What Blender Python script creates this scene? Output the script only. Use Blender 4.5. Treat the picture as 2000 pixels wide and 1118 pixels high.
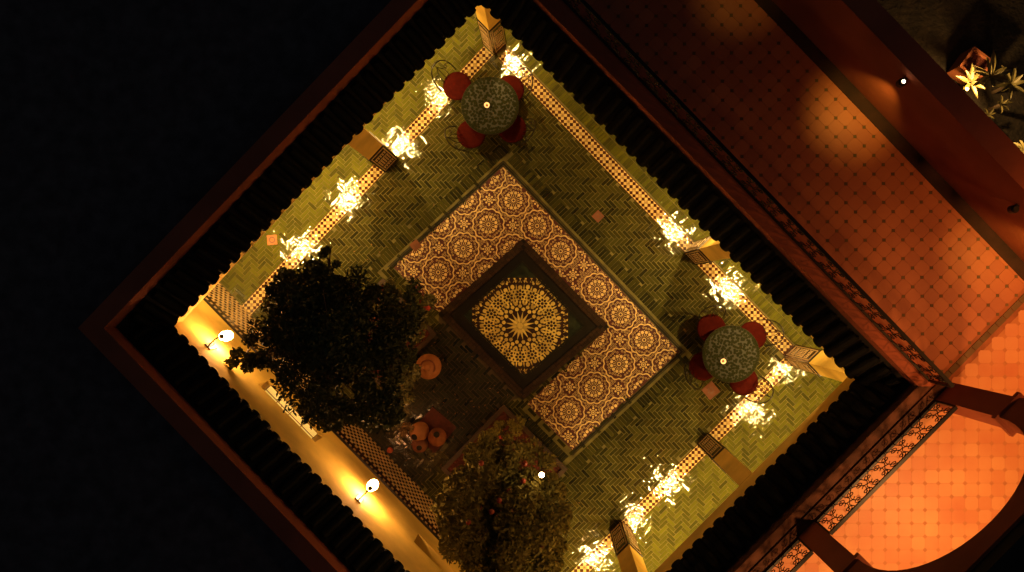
import bpy, math, random
from mathutils import Vector, Matrix
random.seed(7)
for o in list(bpy.data.objects): bpy.data.objects.remove(o)
SC = bpy.context.scene
C = SC.collection
R = math.radians
# ------------------------------------------------------------------ camera, world, exposure
H, F = 14.0, 1680.0                      # camera height (m), focal length in photo pixels
cam = bpy.data.cameras.new('camera'); cam_o = bpy.data.objects.new('camera', cam); C.objects.link(cam_o)
cam_o.location = (0, 0, H); cam.sensor_width = 36; cam.lens = F/2000*36
cam.shift_x = -0.0325; cam.shift_y = 0.004; cam.clip_end = 400
SC.camera = cam_o
w = bpy.data.worlds.new('World'); SC.world = w; w.use_nodes = True
nt = w.node_tree; bg = nt.nodes['Background']
sky = nt.nodes.new('ShaderNodeTexSky'); sky.sky_type = 'NISHITA'; sky.sun_disc = False
sky.sun_elevation = R(-1); sky.sun_rotation = R(120)
nt.links.new(sky.outputs[0], bg.inputs[0]); bg.inputs[1].default_value = 0.09
SC.view_settings.view_transform = 'Standard'; SC.view_settings.look = 'None'
SC.view_settings.exposure = 0; SC.view_settings.gamma = 1
SC.cycles.use_denoising = True; SC.cycles.max_bounces = 6; SC.cycles.diffuse_bounces = 4
SC.cycles.sample_clamp_indirect = 3.0
LAMP_W, LAMP_C = 300.0, (1.0, .62, .20)
SCONCE_C = (1.0, .36, .15)
LOGGIA_W, LOGGIA_C = 360.0, (1.0, .44, .13)

def P(px, py, z=0.0):                    # a spot of the place (metres) from the plan I measured in photo pixels
    k = (H-z)/F
    return Vector(((px-1065)*k, -(py-567)*k, z))
# ------------------------------------------------------------------ materials
MATS = {}
def mat(name, col, rough=.6, var=.15, bump=0.0, bscale=20, island=0.0, col2=None, nscale=6.0, metal=0, emit=None, estr=0, coat=0, spec=.5, detail=4, dome=0):
    if name in MATS: return MATS[name]
    m = bpy.data.materials.new(name); m.use_nodes = True; t = m.node_tree; N = t.nodes; L = t.links
    b = N['Principled BSDF']; b.inputs['Roughness'].default_value = rough; b.inputs['Metallic'].default_value = metal
    b.inputs['Specular IOR Level'].default_value = spec; b.inputs['Coat Weight'].default_value = coat
    b.inputs['Coat Roughness'].default_value = .08
    g = N.new('ShaderNodeNewGeometry')
    n = N.new('ShaderNodeTexNoise'); n.inputs['Scale'].default_value = nscale; n.inputs['Detail'].default_value = detail
    L.new(g.outputs['Position'], n.inputs['Vector'])
    mx = N.new('ShaderNodeMix'); mx.data_type = 'RGBA'
    c2 = col2 or tuple(c*(1-var*1.6) for c in col)
    c1 = col if col2 else tuple(min(1, c*(1+var*.6)) for c in col)
    mx.inputs[6].default_value = (*c1, 1); mx.inputs[7].default_value = (*c2, 1)
    rmp = N.new('ShaderNodeMapRange'); rmp.inputs[1].default_value = .3; rmp.inputs[2].default_value = .7
    L.new(n.outputs['Fac'], rmp.inputs[0])
    out = rmp.outputs[0]
    if island:
        oi = N.new('ShaderNodeObjectInfo'); ad = N.new('ShaderNodeMath'); ad.operation = 'ADD'
        L.new(g.outputs['Random Per Island'], ad.inputs[0]); L.new(oi.outputs['Random'], ad.inputs[1])
        fr_ = N.new('ShaderNodeMath'); fr_.operation = 'FRACT'; L.new(ad.outputs[0], fr_.inputs[0])
        mm = N.new('ShaderNodeMix'); mm.data_type = 'FLOAT'; mm.inputs[0].default_value = island
        L.new(out, mm.inputs[2]); L.new(fr_.outputs[0], mm.inputs[3]); out = mm.outputs[0]
    L.new(out, mx.inputs[0]); L.new(mx.outputs[2], b.inputs['Base Color'])
    if bump:
        n2 = N.new('ShaderNodeTexNoise'); n2.inputs['Scale'].default_value = bscale; n2.inputs['Detail'].default_value = 2
        L.new(g.outputs['Position'], n2.inputs['Vector'])
        bp = N.new('ShaderNodeBump'); bp.inputs['Strength'].default_value = 1; bp.inputs['Distance'].default_value = bump
        L.new(n2.outputs['Fac'], bp.inputs['Height']); L.new(bp.outputs[0], b.inputs['Normal'])
        if dome:      # hand-pressed glaze: a skin of little shallow domes
            vo = N.new('ShaderNodeTexVoronoi'); vo.inputs['Scale'].default_value = dome; L.new(g.outputs['Position'], vo.inputs['Vector'])
            sq = N.new('ShaderNodeMath'); sq.operation = 'MULTIPLY'; L.new(vo.outputs['Distance'], sq.inputs[0]); L.new(vo.outputs['Distance'], sq.inputs[1])
            b2 = N.new('ShaderNodeBump'); b2.inputs['Strength'].default_value = 1; b2.inputs['Distance'].default_value = .0012*34/dome; b2.invert = True
            L.new(sq.outputs[0], b2.inputs['Height']); L.new(bp.outputs[0], b2.inputs['Normal']); L.new(b2.outputs[0], b.inputs['Normal'])
    if emit:
        b.inputs['Emission Color'].default_value = (*emit, 1); b.inputs['Emission Strength'].default_value = estr
    MATS[name] = m; return m
M_TILE = mat('green_glazed_tile', (.105,.110,.012), .035, col2=(.030,.034,.009), island=.75, bump=.0007, bscale=30, dome=30, nscale=5)
M_TILEC = mat('court_glazed_tile', (.058,.056,.011), .035, col2=(.014,.014,.006), island=.8, bump=.0007, bscale=30, dome=30, nscale=5)  # browner court batch, also darkened to stand in for weaker light there
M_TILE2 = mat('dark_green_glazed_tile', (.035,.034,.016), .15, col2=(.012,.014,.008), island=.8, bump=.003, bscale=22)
M_GROUT = mat('grout', (.125,.11,.026), .8, .3)
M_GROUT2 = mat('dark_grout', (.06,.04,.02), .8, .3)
M_CREAM = mat('cream_zellige', (.66,.50,.22), .035, .12, island=.6, bump=.0006, bscale=30, dome=30)
M_BROWN = mat('brown_zellige', (.07,.02,.010), .035, .3, island=.6, bump=.0006, bscale=30, dome=30)
M_RUGC = mat('honey_zellige', (.82,.63,.29), .45, .2, island=.6, nscale=30)
M_RUGD = mat('oxblood_zellige', (.085,.015,.013), .45, .3, nscale=30)
M_BLACK = mat('black_zellige', (.016,.014,.009), .3, .4, island=.6)
M_POOL = mat('dark_basin_glaze', (.03,.042,.024), .3, .4)
M_PLAST = mat('ochre_plaster', (.88,.61,.12), .8, .20, bump=.004, bscale=9, nscale=1.6)
M_PLAST2 = mat('red_plaster', (.34,.085,.035), .85, .18, bump=.004, bscale=9, nscale=1.6)
M_LEDGE = mat('shaded_red_ledge', (.11,.038,.018), .9, .3, bump=.004, bscale=9)  # red plaster darkened to paint in the weak light on ledge and kerb
M_PLASTW = mat('pale_plaster', (.74,.60,.34), .7, .06, nscale=2)
M_ROOF = mat('dark_roof_glaze', (.0045,.005,.004), .6, .5, island=.6, bump=.006, bscale=14, spec=.14)
M_ROOFB = mat('roof_bed', (.012,.010,.007), .9, .4)
M_TERR = mat('terrace_terracotta', (.42,.135,.045), .6, col2=(.27,.07,.026), island=.55, bump=.002, bscale=15, nscale=2)
M_TERRG = mat('terrace_grout', (.30,.095,.034), .8, .2)
M_TERRD = mat('terrace_cabochon', (.12,.07,.022), .7, .3, island=.5)
M_IRON = mat('black_iron', (.012,.010,.009), .45, .2, metal=.3)
M_RED = mat('red_cushion', (.048,.005,.003), .95, .15, spec=.05, bump=.002, bscale=90, nscale=12)
M_TABLE = mat('green_table_mosaic', (.017,.018,.0035), .6, col2=(.012,.0135,.003), island=.12, nscale=9, spec=.06)
M_TERRA = mat('terracotta', (.25,.075,.028), .7, .18, bump=.003, bscale=25, nscale=7)
M_TERRA2 = mat('pale_terracotta', (.42,.16,.055), .7, .15, bump=.003, bscale=25, nscale=7)
M_SOIL = mat('red_soil', (.11,.022,.014), .95, .4, bump=.02, bscale=30, nscale=9)
M_LEAF1 = mat('dark_leaf', (.075,.09,.022), .5, col2=(.022,.03,.010), island=.8, spec=.25)
M_LEAF2 = mat('olive_leaf', (.27,.235,.055), .5, col2=(.09,.078,.022), island=.8, spec=.1)
M_LEAF3 = mat('shrub_leaf', (.20,.18,.05), .5, col2=(.035,.04,.015), island=.8)
M_BARK = mat('bark', (.07,.045,.025), .9, .3, bump=.01, bscale=30)
M_FLOW = mat('red_petal', (.35,.03,.02), .6, .2)
M_ORANGE = mat('orange_fruit', (.34,.05,.018), .55, .2)
M_GLOW = mat('lantern_glass', (.9,.6,.3), .4, 0, emit=(1,.52,.18), estr=120)
M_BULB = mat('bulb_glass', (.9,.7,.4), .4, 0, emit=(1,.66,.30), estr=30)
M_PANE = mat('lit_pane', (.8,.7,.4), .5, .05, emit=(1,.62,.13), estr=.6)
M_CANDLE = mat('candle_rim', (.9,.7,.4), .3, 0, emit=(1,.55,.2), estr=.9)
M_HOLE_SHADE = mat('hollow_shade', (.008,.006,.004), .9, .1)
M_GARD = mat('garden_earth', (.022,.015,.009), .95, .4, bump=.03, bscale=14)
M_LEAFG = mat('garden_leaf', (.13,.11,.035), .5, .3, island=.5)
# ------------------------------------------------------------------ mesh helpers
class MB:
    def __init__(s): s.v=[]; s.f=[]; s.m=[]
    def add(s, vs, fs, mi=0):
        b=len(s.v); s.v+= [tuple(p) for p in vs]; s.f+= [tuple(i+b for i in f) for f in fs]; s.m+=[mi]*len(fs); return s
    def poly(s, pts, z=None, mi=0):
        return s.add([(p[0],p[1],z if z is not None else p[2]) for p in pts],[tuple(range(len(pts)))],mi)
    def prism(s, pts, z0, z1, mi=0, bottom=False):
        a=sum(pts[i][0]*pts[(i+1)%len(pts)][1]-pts[(i+1)%len(pts)][0]*pts[i][1] for i in range(len(pts)))
        if a<0: pts=list(reversed(pts))
        n=len(pts); vs=[(p[0],p[1],z0) for p in pts]+[(p[0],p[1],z1) for p in pts]
        fs=[tuple(range(n,2*n))]+[(i,(i+1)%n,n+(i+1)%n,n+i) for i in range(n)]
        if bottom: fs.append(tuple(range(n-1,-1,-1)))
        return s.add(vs,fs,mi)
    def box(s, Fm, t0,t1,w0,w1,z0,z1, mi=0):
        vs=[Fm(t,w_,z) for z in (z0,z1) for (t,w_) in ((t0,w0),(t1,w0),(t1,w1),(t0,w1))]
        fs=[(3,2,1,0),(4,5,6,7),(0,1,5,4),(1,2,6,5),(2,3,7,6),(3,0,4,7)]
        if (vs[1]-vs[0]).cross(vs[3]-vs[0]).z<0: fs=[tuple(reversed(f)) for f in fs]
        return s.add(vs,fs,mi)
    def tube(s, pts, r, n=6, mi=0, r2=None):
        pts=[Vector(p) for p in pts]; k=len(pts); vs=[]; up=Vector((0,0,1))
        for i,p in enumerate(pts):
            d=(pts[min(i+1,k-1)]-pts[max(i-1,0)]).normalized()
            a=d.cross(up if abs(d.z)<.9 else Vector((1,0,0))).normalized(); b=d.cross(a)
            rr=r if r2 is None else r+(r2-r)*i/max(1,k-1)
            for j in range(n):
                an=2*math.pi*j/n; vs.append(p+a*math.cos(an)*rr+b*math.sin(an)*rr)
        fs=[(i*n+j,i*n+(j+1)%n,(i+1)*n+(j+1)%n,(i+1)*n+j) for i in range(k-1) for j in range(n)]
        fs+=[tuple(range(n-1,-1,-1)),tuple(range((k-1)*n,k*n))]
        return s.add(vs,fs,mi)
    def lathe(s, prof, c, n=20, mi=0, M=None):
        vs=[]
        for (r,z) in prof:
            for j in range(n):
                a=2*math.pi*j/n; q=Vector((r*math.cos(a),r*math.sin(a),z))
                if M: q=M@q
                vs.append(q+Vector(c))
        k=len(prof)
        fs=[(i*n+j,i*n+(j+1)%n,(i+1)*n+(j+1)%n,(i+1)*n+j) for i in range(k-1) for j in range(n)]
        fs+=[tuple(range(n-1,-1,-1)),tuple(range((k-1)*n,k*n))]
        return s.add(vs,fs,mi)
    def build(s, name, mats, parent=None, smooth=False, origin=None):
        me=bpy.data.meshes.new(name)
        vs=s.v
        if origin is not None: vs=[(x-origin[0],y-origin[1],z-origin[2]) for x,y,z in vs]
        me.from_pydata(vs,[],s.f)
        if not isinstance(mats,(list,tuple)): mats=[mats]
        for m in mats: me.materials.append(m)
        me.polygons.foreach_set('material_index', s.m)
        if smooth: me.polygons.foreach_set('use_smooth',[True]*len(me.polygons))
        me.update()
        o=bpy.data.objects.new(name,me); C.objects.link(o)
        if origin is not None: o.location=origin
        if parent: 
            o.parent=parent
            o.matrix_parent_inverse=Matrix.Translation(-Vector(parent.location))
        return o
def tag(o,label=None,cat=None,group=None,kind=None):
    if label: o['label']=label
    if cat: o['category']=cat
    if group: o['group']=group
    if kind: o['kind']=kind
    return o
def empty(name, loc, rz=0):
    o=bpy.data.objects.new(name,None); C.objects.link(o); o.location=loc; o.rotation_euler=(0,0,rz); o.empty_display_size=.1; return o
def piece(name, mesh, parent, loc, rot=(0,0,0)):     # one laid piece, sharing its mesh
    o=bpy.data.objects.new(name,mesh); C.objects.link(o); o.parent=parent; o.location=loc; o.rotation_euler=rot; return o
def inside(pt, poly):
    x,y=pt[0],pt[1]; c=False; n=len(poly)
    for i in range(n):
        x1,y1=poly[i][0],poly[i][1]; x2,y2=poly[(i+1)%n][0],poly[(i+1)%n][1]
        if (y1>y)!=(y2>y) and x<(x2-x1)*(y-y1)/(y2-y1)+x1: c=not c
    return c
def ang(n): return math.atan2(n[1],n[0])
def frame(nx,ny,d):       # side of the courtyard: t along, w outward from the pillar face
    n=Vector((nx,ny,0)).normalized(); t=Vector((n.y,-n.x,0))
    def Fm(tt,ww,zz=0.0): return n*(d+ww)+t*tt+Vector((0,0,zz))
    Fm.n=n; Fm.t=t; Fm.d=d; Fm.inv=lambda p:(p.x*t.x+p.y*t.y, p.x*n.x+p.y*n.y-d)
    return Fm
NE=frame(.7209,.6930,247/120); SE=frame(.709,-.705,422.5/120); NW=frame(-.7318,.6815,386/120); SW=frame(-.715,-.699,446/120)
def meet(A,wa,B,wb,z=0.0):
    # point with offset wa outside A and wb outside B
    a1,b1,c1=A.n.x,A.n.y,A.d+wa; a2,b2,c2=B.n.x,B.n.y,B.d+wb
    D=a1*b2-a2*b1
    return Vector(((c1*b2-c2*b1)/D,(a1*c2-a2*c1)/D,z))
GD=2.3   # gallery depth
# ------------------------------------------------------------------ the ground storey floor
ground=tag(MB().poly([(-30,-30),(30,-30),(30,30),(-30,30)],-.06).build('ground',M_GARD),kind='structure')
c_n=meet(NW,0,NE,0); c_e=meet(NE,0,SE,0); c_w=meet(NW,0,SW,0); c_s=meet(SE,0,SW,0)
o_n=meet(NW,GD,NE,GD); o_e=meet(NE,GD,SE,GD); o_w=meet(NW,GD,SW,0); o_s=meet(SE,GD,SW,0)
floor=MB().prism([o_n,o_e,o_s,o_w],-.05,.0045).build('courtyard_floor',M_GROUT); tag(floor,kind='structure')
rug=[P(983,325),P(1327,687),P(1118,880),P(1029,789),P(1189,638),P(1022,467),P(858,613),P(768,522)]
rug_hull=[P(983,318),P(1335,687),P(1118,888),P(760,522)]
basin=[P(1022,467),P(1189,639),P(1021,782),P(856,614)]
basin_out=[P(1022,462),P(1195,639),P(1015,782),P(850,614)]
bed1=[P(854,652),P(749,544),P(642,649),P(747,757)]
bed2=[P(984,790),P(1109,915),P(985,1040),P(862,915)]
def off_poly(poly,d):
    c=sum((Vector(p) for p in poly),Vector())/len(poly)
    n=len(poly); out=[]
    lines=[]
    for i in range(n):
        a,b=Vector(poly[i]),Vector(poly[(i+1)%n]); e=(b-a).normalized(); nn=Vector((e.y,-e.x,0))
        if nn.dot((a+b)/2-c)<0: nn=-nn
        lines.append((nn,nn.dot(a)+d))
    for i in range(n):
        (n1,d1),(n2,d2)=lines[i-1],lines[i]; D=n1.x*n2.y-n2.x*n1.y
        out.append(Vector(((d1*n2.y-d2*n1.y)/D,(n1.x*d2-n2.x*d1)/D,poly[i][2])))
    return out
TW,TL,G=.0572,.168,.006
court=[c_n,c_e,c_s,c_w]
rh_big=off_poly(rug_hull,.26)
def in_court(p): return inside(p,court) and not inside(p,rug) and not near_soldier(p)  and not inside(p,basin_out) and not inside(p,bed1) and not inside(p,bed2) and not inside(p,BSW)
HC=sum(rug_hull,Vector())/4
def near_soldier(p):
    if inside(p,bed1): return False
    for i in range(4):
        a,b=rug_hull[i],rug_hull[(i+1)%4]; e=(b-a).normalized(); nn=Vector((e.y,-e.x,0))
        if nn.dot(a-HC)<0: nn=-nn
        d=nn.dot(p-a); t=(p-a).dot(e); L=(b-a).length
        if 0<=d<.205 and -.22<t<(1.05 if i==2 else L+.205): return True
    return False
# court strip behind the basin (south-west) keeps its own darker tiles
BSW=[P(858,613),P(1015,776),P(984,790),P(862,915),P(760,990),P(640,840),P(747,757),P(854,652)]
tiles=[]   # (centre, angle, long?, dark)
def herring(origin, a, test, dark, span=7.0, n=3, W=.0575):
    ca,sa=math.cos(a),math.sin(a); N=int(span/W)
    for r_ in range(-N,N):
        for q in range(-int(N/3)-2,int(N/3)+2):
            x0=r_+q*2*n
            if abs(x0)>N: continue
            for (cx,cy,rot) in ((x0+n/2,r_+.5,0),(x0+n+.5,r_+1-n/2,math.pi/2)):
                X,Y=cx*W,cy*W; p=Vector((origin.x+X*ca-Y*sa,origin.y+X*sa+Y*ca,0))
                if test(p): tiles.append((p,a+rot,dark))
def in_frame(p,m=60):
    px=1065+p.x*120; py=567-p.y*120
    return -m<px<2000+m and -m<py<1118+m
a_c=math.atan2(SE.t.y,SE.t.x)
herring(Vector((0,0,0)),R(-46.5),lambda p: in_frame(p) and in_court(p),0,8)
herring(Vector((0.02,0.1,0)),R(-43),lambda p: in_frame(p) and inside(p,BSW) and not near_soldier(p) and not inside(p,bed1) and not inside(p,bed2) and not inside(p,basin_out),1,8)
STW=.215
def gal(A,lo,hi):
    def t(p):
        if not in_frame(p): return False
        tt,ww=A.inv(p); return STW-.02<ww<hi and lo(p)
    return t
inv=lambda A,p:A.inv(p)[1]
herring(Vector((0,0,0)),ang(NW.t),gal(NW,lambda p: inv(SW,p)<-.02 and inv(NE,p)<STW+.02,2.0),2,8)
herring(Vector((0,0,0)),ang(SE.t),gal(SE,lambda p: inv(SW,p)<-.02 and inv(NE,p)<1.6,2.0),2,8)
def soldier(a,b,nrm,depth,dark=0,W=.0575):   # one row of tiles standing square to the edge a-b
    a,b=Vector(a),Vector(b); L=(b-a).length; e=(b-a)/L; k=int(L/W)
    for i in range(k):
        c=a+e*((i+.5)*L/k)+Vector(nrm)*depth
        if in_frame(c) and not inside(c,basin_out) and not inside(c,bed1) and not inside(c,bed2) and not inside(c,rug): c.z=.0025; tiles.append((c,math.atan2(nrm[1],nrm[0]),dark))
# gallery north-east: soldier rows beyond the border strip
for dep in (STW+.125,STW+.30,STW+.475):
    soldier(NE(-3.6,0),NE(5.2,0),NE.n,dep,2)
# soldier row round the rug and inside it two thin lines
cr=sum(rug_hull,Vector())/4
for i in range(4):
    a,b=rug_hull[i],rug_hull[(i+1)%4]; e=(b-a).normalized(); nn=Vector((e.y,-e.x,0))
    if nn.dot((a+b)/2-cr)<0: nn=-nn
    if i==3: continue
    soldier(a+e*.02,(b if i!=2 else a+e*1.0)+e*(.26 if i!=2 else 0),nn,.15,1 if i==2 else 0)
a,b=rug_hull[3],rug_hull[0]; e=(b-a).normalized(); nn=Vector((-e.y,e.x,0)); nn = nn if nn.dot((a+b)/2-cr)>0 else -nn
soldier(a-e*.22,b+e*.24,nn,.15)
def tile_mesh(L,W,h,mi=0):
    m=MB(); b=.004; x,y=L/2,W/2
    vs=[(-x,-y,0),(x,-y,0),(x,y,0),(-x,y,0),(-x+b,-y+b,h),(x-b,-y+b,h),(x-b,y-b,h),(-x+b,y-b,h)]
    return vs,[(4,5,6,7),(0,1,5,4),(1,2,6,5),(2,3,7,6),(3,0,4,7)]
TV,TF=tile_mesh(TL,TW-.004,.0095)
rnd=random.Random(3)
ndir=lambda p:(p-Vector(((1230-1065)/120,-(400-567)/120,0))).length
gall=[t for t in tiles if t[2]==2]; light=[t for t in tiles if t[2]==0]; dark=[t for t in tiles if t[2]==1]
light.sort(key=lambda t:ndir(t[0]))
me_t=bpy.data.meshes.new('tile'); me_t.from_pydata(TV,[],TF); me_t.materials.append(M_TILEC)
TILT=1.3
def tilt(): return R(rnd.gauss(0,TILT)),R(rnd.gauss(0,TILT*.8))
for (p,a,d) in light[:300]:
    x,y=tilt(); piece('tile',me_t,floor,(p.x,p.y,p.z+.0005+rnd.random()*.001),(x,y,a))
sl,sd,sg2=MB(),MB(),MB()
for (p,a,d) in light[300:]+dark+gall:
    x,y=tilt(); Mx=Matrix.Translation((p.x,p.y,p.z+.0005+rnd.random()*.001))@Matrix.Rotation(a,4,'Z')@Matrix.Rotation(y,4,'Y')@Matrix.Rotation(x,4,'X')
    (sl,sd,sg2)[d].add([Mx@Vector(v) for v in TV],TF)
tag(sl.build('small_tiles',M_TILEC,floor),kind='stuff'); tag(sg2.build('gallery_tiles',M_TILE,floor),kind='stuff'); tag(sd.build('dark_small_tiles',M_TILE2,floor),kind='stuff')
# dark bed under the back tiles
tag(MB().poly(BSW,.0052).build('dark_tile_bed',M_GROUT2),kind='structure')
# border strips of checker zellige
def strip(A,t0,t1,name='checker_border'):
    m=MB(); L=t1-t0
    m.box(A,t0,t1,.0,STW+.012,.002,.011,2)              # brown edging under the strip
    m.box(A,t0,t1,.012,STW,.011,.0125,3)
    c=.0495; h=c/2-.0012; s=math.sqrt(.5); mid=(STW+.012)/2
    n=int(L/(c*2*s))+2
    r2=random.Random(5)
    def dia(tc,wc,hh,mi,z=.0155,k=4):
        pts=[]
        for q in range(k):
            an=math.pi/2*q if k==4 else 2*math.pi*q/k
            rr=hh*math.sqrt(2) if k==4 else hh
            T,Wd=tc+rr*math.cos(an),wc+rr*math.sin(an)
            T=min(max(T,t0),t1); Wd=min(max(Wd,.012),STW); pts.append(A(T,Wd))
        zt=z+r2.random()*.0012
        if m and len(pts)>2: 
            j=len(m.v); m.prism(pts,.0125,zt,mi)
            # individual pieces are never quite level
            dx,dy=r2.gauss(0,.013),r2.gauss(0,.013); ctr=A(tc,wc)
            for ii in range(j,len(m.v)):
                v=m.v[ii]
                if v[2]>.0126: m.v[ii]=(v[0],v[1],v[2]+(v[0]-ctr.x)*dx+(v[1]-ctr.y)*dy)
    for i in range(-1,n):
        for j in range(-3,4):               # diagonal lattice
            wc=mid+j*c*s; tc=t0+(i*2+(j%2))*c*s
            if tc<t0-.001 or tc>t1+.001: continue
            if j in(-2,2): dia(tc,wc,h,1)
            elif j==0:
                if i%2: dia(tc,wc,h,1)
                else:
                    for (a,b) in ((1,0),(-1,0),(0,1),(0,-1)): dia(tc+a*c*.34,wc+b*c*.34,c*.2,0,k=6)
                    dia(tc,wc,c*.10,1,k=6)
            else: dia(tc,wc,h,0)
    o=m.build(name,[M_CREAM,M_BROWN,M_BROWN,M_BROWN])
    return o
tn=NW.inv(c_n)[0]; tw=NW.inv(c_w)[0]
def span(A,a,b):
    x=sorted((A.inv(a)[0],A.inv(b)[0])); return x
# pillars: centre spans along each side
def tof(A,px,py): return A.inv(P(px,py,0))[0]
p2=sorted((tof(NW,751,335),tof(NW,778,311))); p3=sorted((tof(NE,1333,498),tof(NE,1357,518)))
p5=sorted((tof(SE,1363,868),tof(SE,1386,850))); p6=sorted((tof(SE,1192,1038),tof(SE,1213,1017)))
PW=.25
strips=[]
def add_strip(A,x,y,lab):
    o=strip(A,min(x,y),max(x,y)); tag(o,lab,'tile border','checkered borders between the pillars'); o['kind']='structure'; strips.append(o)
n0=NW.inv(c_n)[0]; w0_=NW.inv(c_w)[0]
sgn=1 if n0>w0_ else -1
add_strip(NW,w0_*1.0+.0,p2[0]-.01,'checkered border left of the north west pillar') if sgn>0 else add_strip(NW,p2[1]+.01,w0_,'x')
add_strip(NW,p2[1]+.01,n0-.02,'checkered border from the north west pillar to the top corner') if sgn>0 else add_strip(NW,n0+.02,p2[0]-.01,'x')
nn0,ne0=NE.inv(c_n)[0],NE.inv(c_e)[0]
add_strip(NE,nn0+.08,p3[0]-.01,'long checkered border along the north east eave'); add_strip(NE,p3[1]+.01,ne0-.02,'short checkered border beside the right table')
se0,ss0=SE.inv(c_e)[0],SE.inv(c_s)[0]
print('SE t', se0,ss0,p5,p6,'NE',nn0,ne0,p3,'NW',n0,w0_,p2)
def srt(a,b): return (min(a,b),max(a,b))
segs=[]
pts_=sorted([se0,*p5,*p6,ss0])
add_strip(SE,pts_[0]+.02,pts_[1]-.01,'a'); add_strip(SE,pts_[2]+.01,pts_[3]-.01,'b'); add_strip(SE,pts_[4]+.01,pts_[5]-.02,'c')
# ------------------------------------------------------------------ zellige carpet
def pxy(x,y): return P(x,y,0)
rm=MB(); rm.prism([*rug],.001,.010,1)
pc=MB()
def shape(cx,cy,pts,z=.012):      # pts in photo px units relative to centre
    pp=[pxy(cx+a,cy+b) for a,b in pts]
    c=pxy(cx+sum(a for a,b in pts)/len(pts),cy+sum(b for a,b in pts)/len(pts))
    if all(inside(q,rug) for q in pp): pc.poly(list(reversed(pp)) if False else pp,z)
def ngon(r,k,a0=0): return [(r*math.cos(a0+2*math.pi*i/k),r*math.sin(a0+2*math.pi*i/k)) for i in range(k)]
def ring(cx,cy,r0,r1,k,f=lambda a:1.0):
    for i in range(k):
        a,b=2*math.pi*i/k,2*math.pi*(i+1)/k; fa,fb=f(a),f(b)
        shape(cx,cy,[(r0*fa*math.cos(a),r0*fa*math.sin(a)),(r1*fa*math.cos(a),r1*fa*math.sin(a)),(r1*fb*math.cos(b),r1*fb*math.sin(b)),(r0*fb*math.cos(b),r0*fb*math.sin(b))])
AX=(-49,46.8); BX=(46,49.6)
a0=math.atan2(AX[1],AX[0])
def lattice(ox,oy,lo,hi):
    big=[];small=[]
    for i in range(-7,8):
        for j in range(-8,9):
            x,y=ox+i*AX[0]+j*BX[0],oy+i*AX[1]+j*BX[1]
            sx,sy=x+(AX[0]+BX[0])/2,y+(AX[1]+BX[1])/2
            for L_,q in ((big,(x,y)),(small,(sx,sy))):
                s_=q[0]*.665+q[1]*.747
                if lo<=s_<hi and 680<q[0]<1400 and 250<q[1]<950: L_.append(q)
    return big,small
seam=1130*.665+528*.747
extra=[(1140.5,518),(1119,537),(1163,498),(1098,557)]
for (ox,oy,lo,hi) in ((1003,392,-1e9,seam),(1166,565,seam,1e9)):
    big,small=lattice(ox,oy,lo-34,hi+34)
    keep=lambda q:lo<=q[0]*.665+q[1]*.747<hi
    bigk=[q for q in big if lo+8<=q[0]*.665+q[1]*.747<hi-8]
    sc=lambda a:.965+.105*abs(math.cos(6*(a-a0)))
    for (x,y) in bigk:
        ring(x,y,2.4,4.2,12)
        for q in range(16):
            a=a0+2*math.pi*q/16; ca,sa=math.cos(a),math.sin(a)
            T=lambda r,o:(r*ca-o*sa,r*sa+o*ca)
            shape(x,y,[T(5.4,-.22),T(11.4,-.75),T(11.4,.75),T(5.4,.22)])
        for q in range(12):
            a=a0+2*math.pi*q/12; shape(x+15*math.cos(a),y+15*math.sin(a),ngon(3.3,7,a))
            a+=math.pi/12; shape(x+18.2*math.cos(a),y+18.2*math.sin(a),ngon(1.3,5,a))
        ring(x,y,28.0,30.6,72,sc)
    small=[q for q in small if keep(q)]
    for q in big:
        pass
    if lo<-1e8: small=small+extra
    for (x,y) in small:
        ring(x,y,0.1,2.0,6); ring(x,y,3.2,4.8,12)
        for q in range(8):
            a=a0+2*math.pi*q/8; r_=8.3 if q%2 else 7.6
            shape(x+r_*math.cos(a),y+r_*math.sin(a),ngon(2.2,6,a))
        for q in range(4):
            a=a0+math.pi/4+math.pi/2*q; shape(x+11*math.cos(a),y+11*math.sin(a),ngon(1.5,6,a))
    s=5.4
    for i in range(-75,76):
        for j in range(-75,76):
            u=i*s+(s/2 if j%2 else 0); v=j*s*.866
            ux,uy=.723,-.69; x=ox+u*ux-v*uy; y=oy+u*uy+v*ux
            k_=x*.665+y*.747
            if not(lo<=k_<hi) or not(740<x<1340 and 310<y<890): continue
            if not inside(pxy(x,y),rug): continue
            ok=True
            for (bx,by) in bigk:
                d=math.hypot(x-bx,y-by)
                if d<21 or abs(d-29.3)<3.4: ok=False;break
            if ok:
                for (bx,by) in small+extra:
                    if math.hypot(x-bx,y-by)<13: ok=False;break
            if ok: ring(x,y,1.35,2.1,6)
mr=rm.build('zellige_carpet',[M_RUGC,M_RUGD]); tag(mr,'honey and oxblood mosaic carpet of rosettes wrapped round three sides of the basin','mosaic floor panel')
tag(pc.build('rosette_pieces',[M_RUGC],mr),kind='stuff')
# dark frame lines round the carpet
fm=MB()
hull=[P(983,325),P(1327,687),P(1118,880),P(768,522)]
for dd,wd in ((.012,.028),(.052,.012)):
    A_,B_=off_poly(hull,dd),off_poly(hull,dd+wd)
    for i in range(4):
        j=(i+1)%4
        if i==2: continue
        fm.prism([A_[i],A_[j],B_[j],B_[i]],.001,.0125)
tag(fm.build('edging',[M_BLACK],mr))
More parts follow.
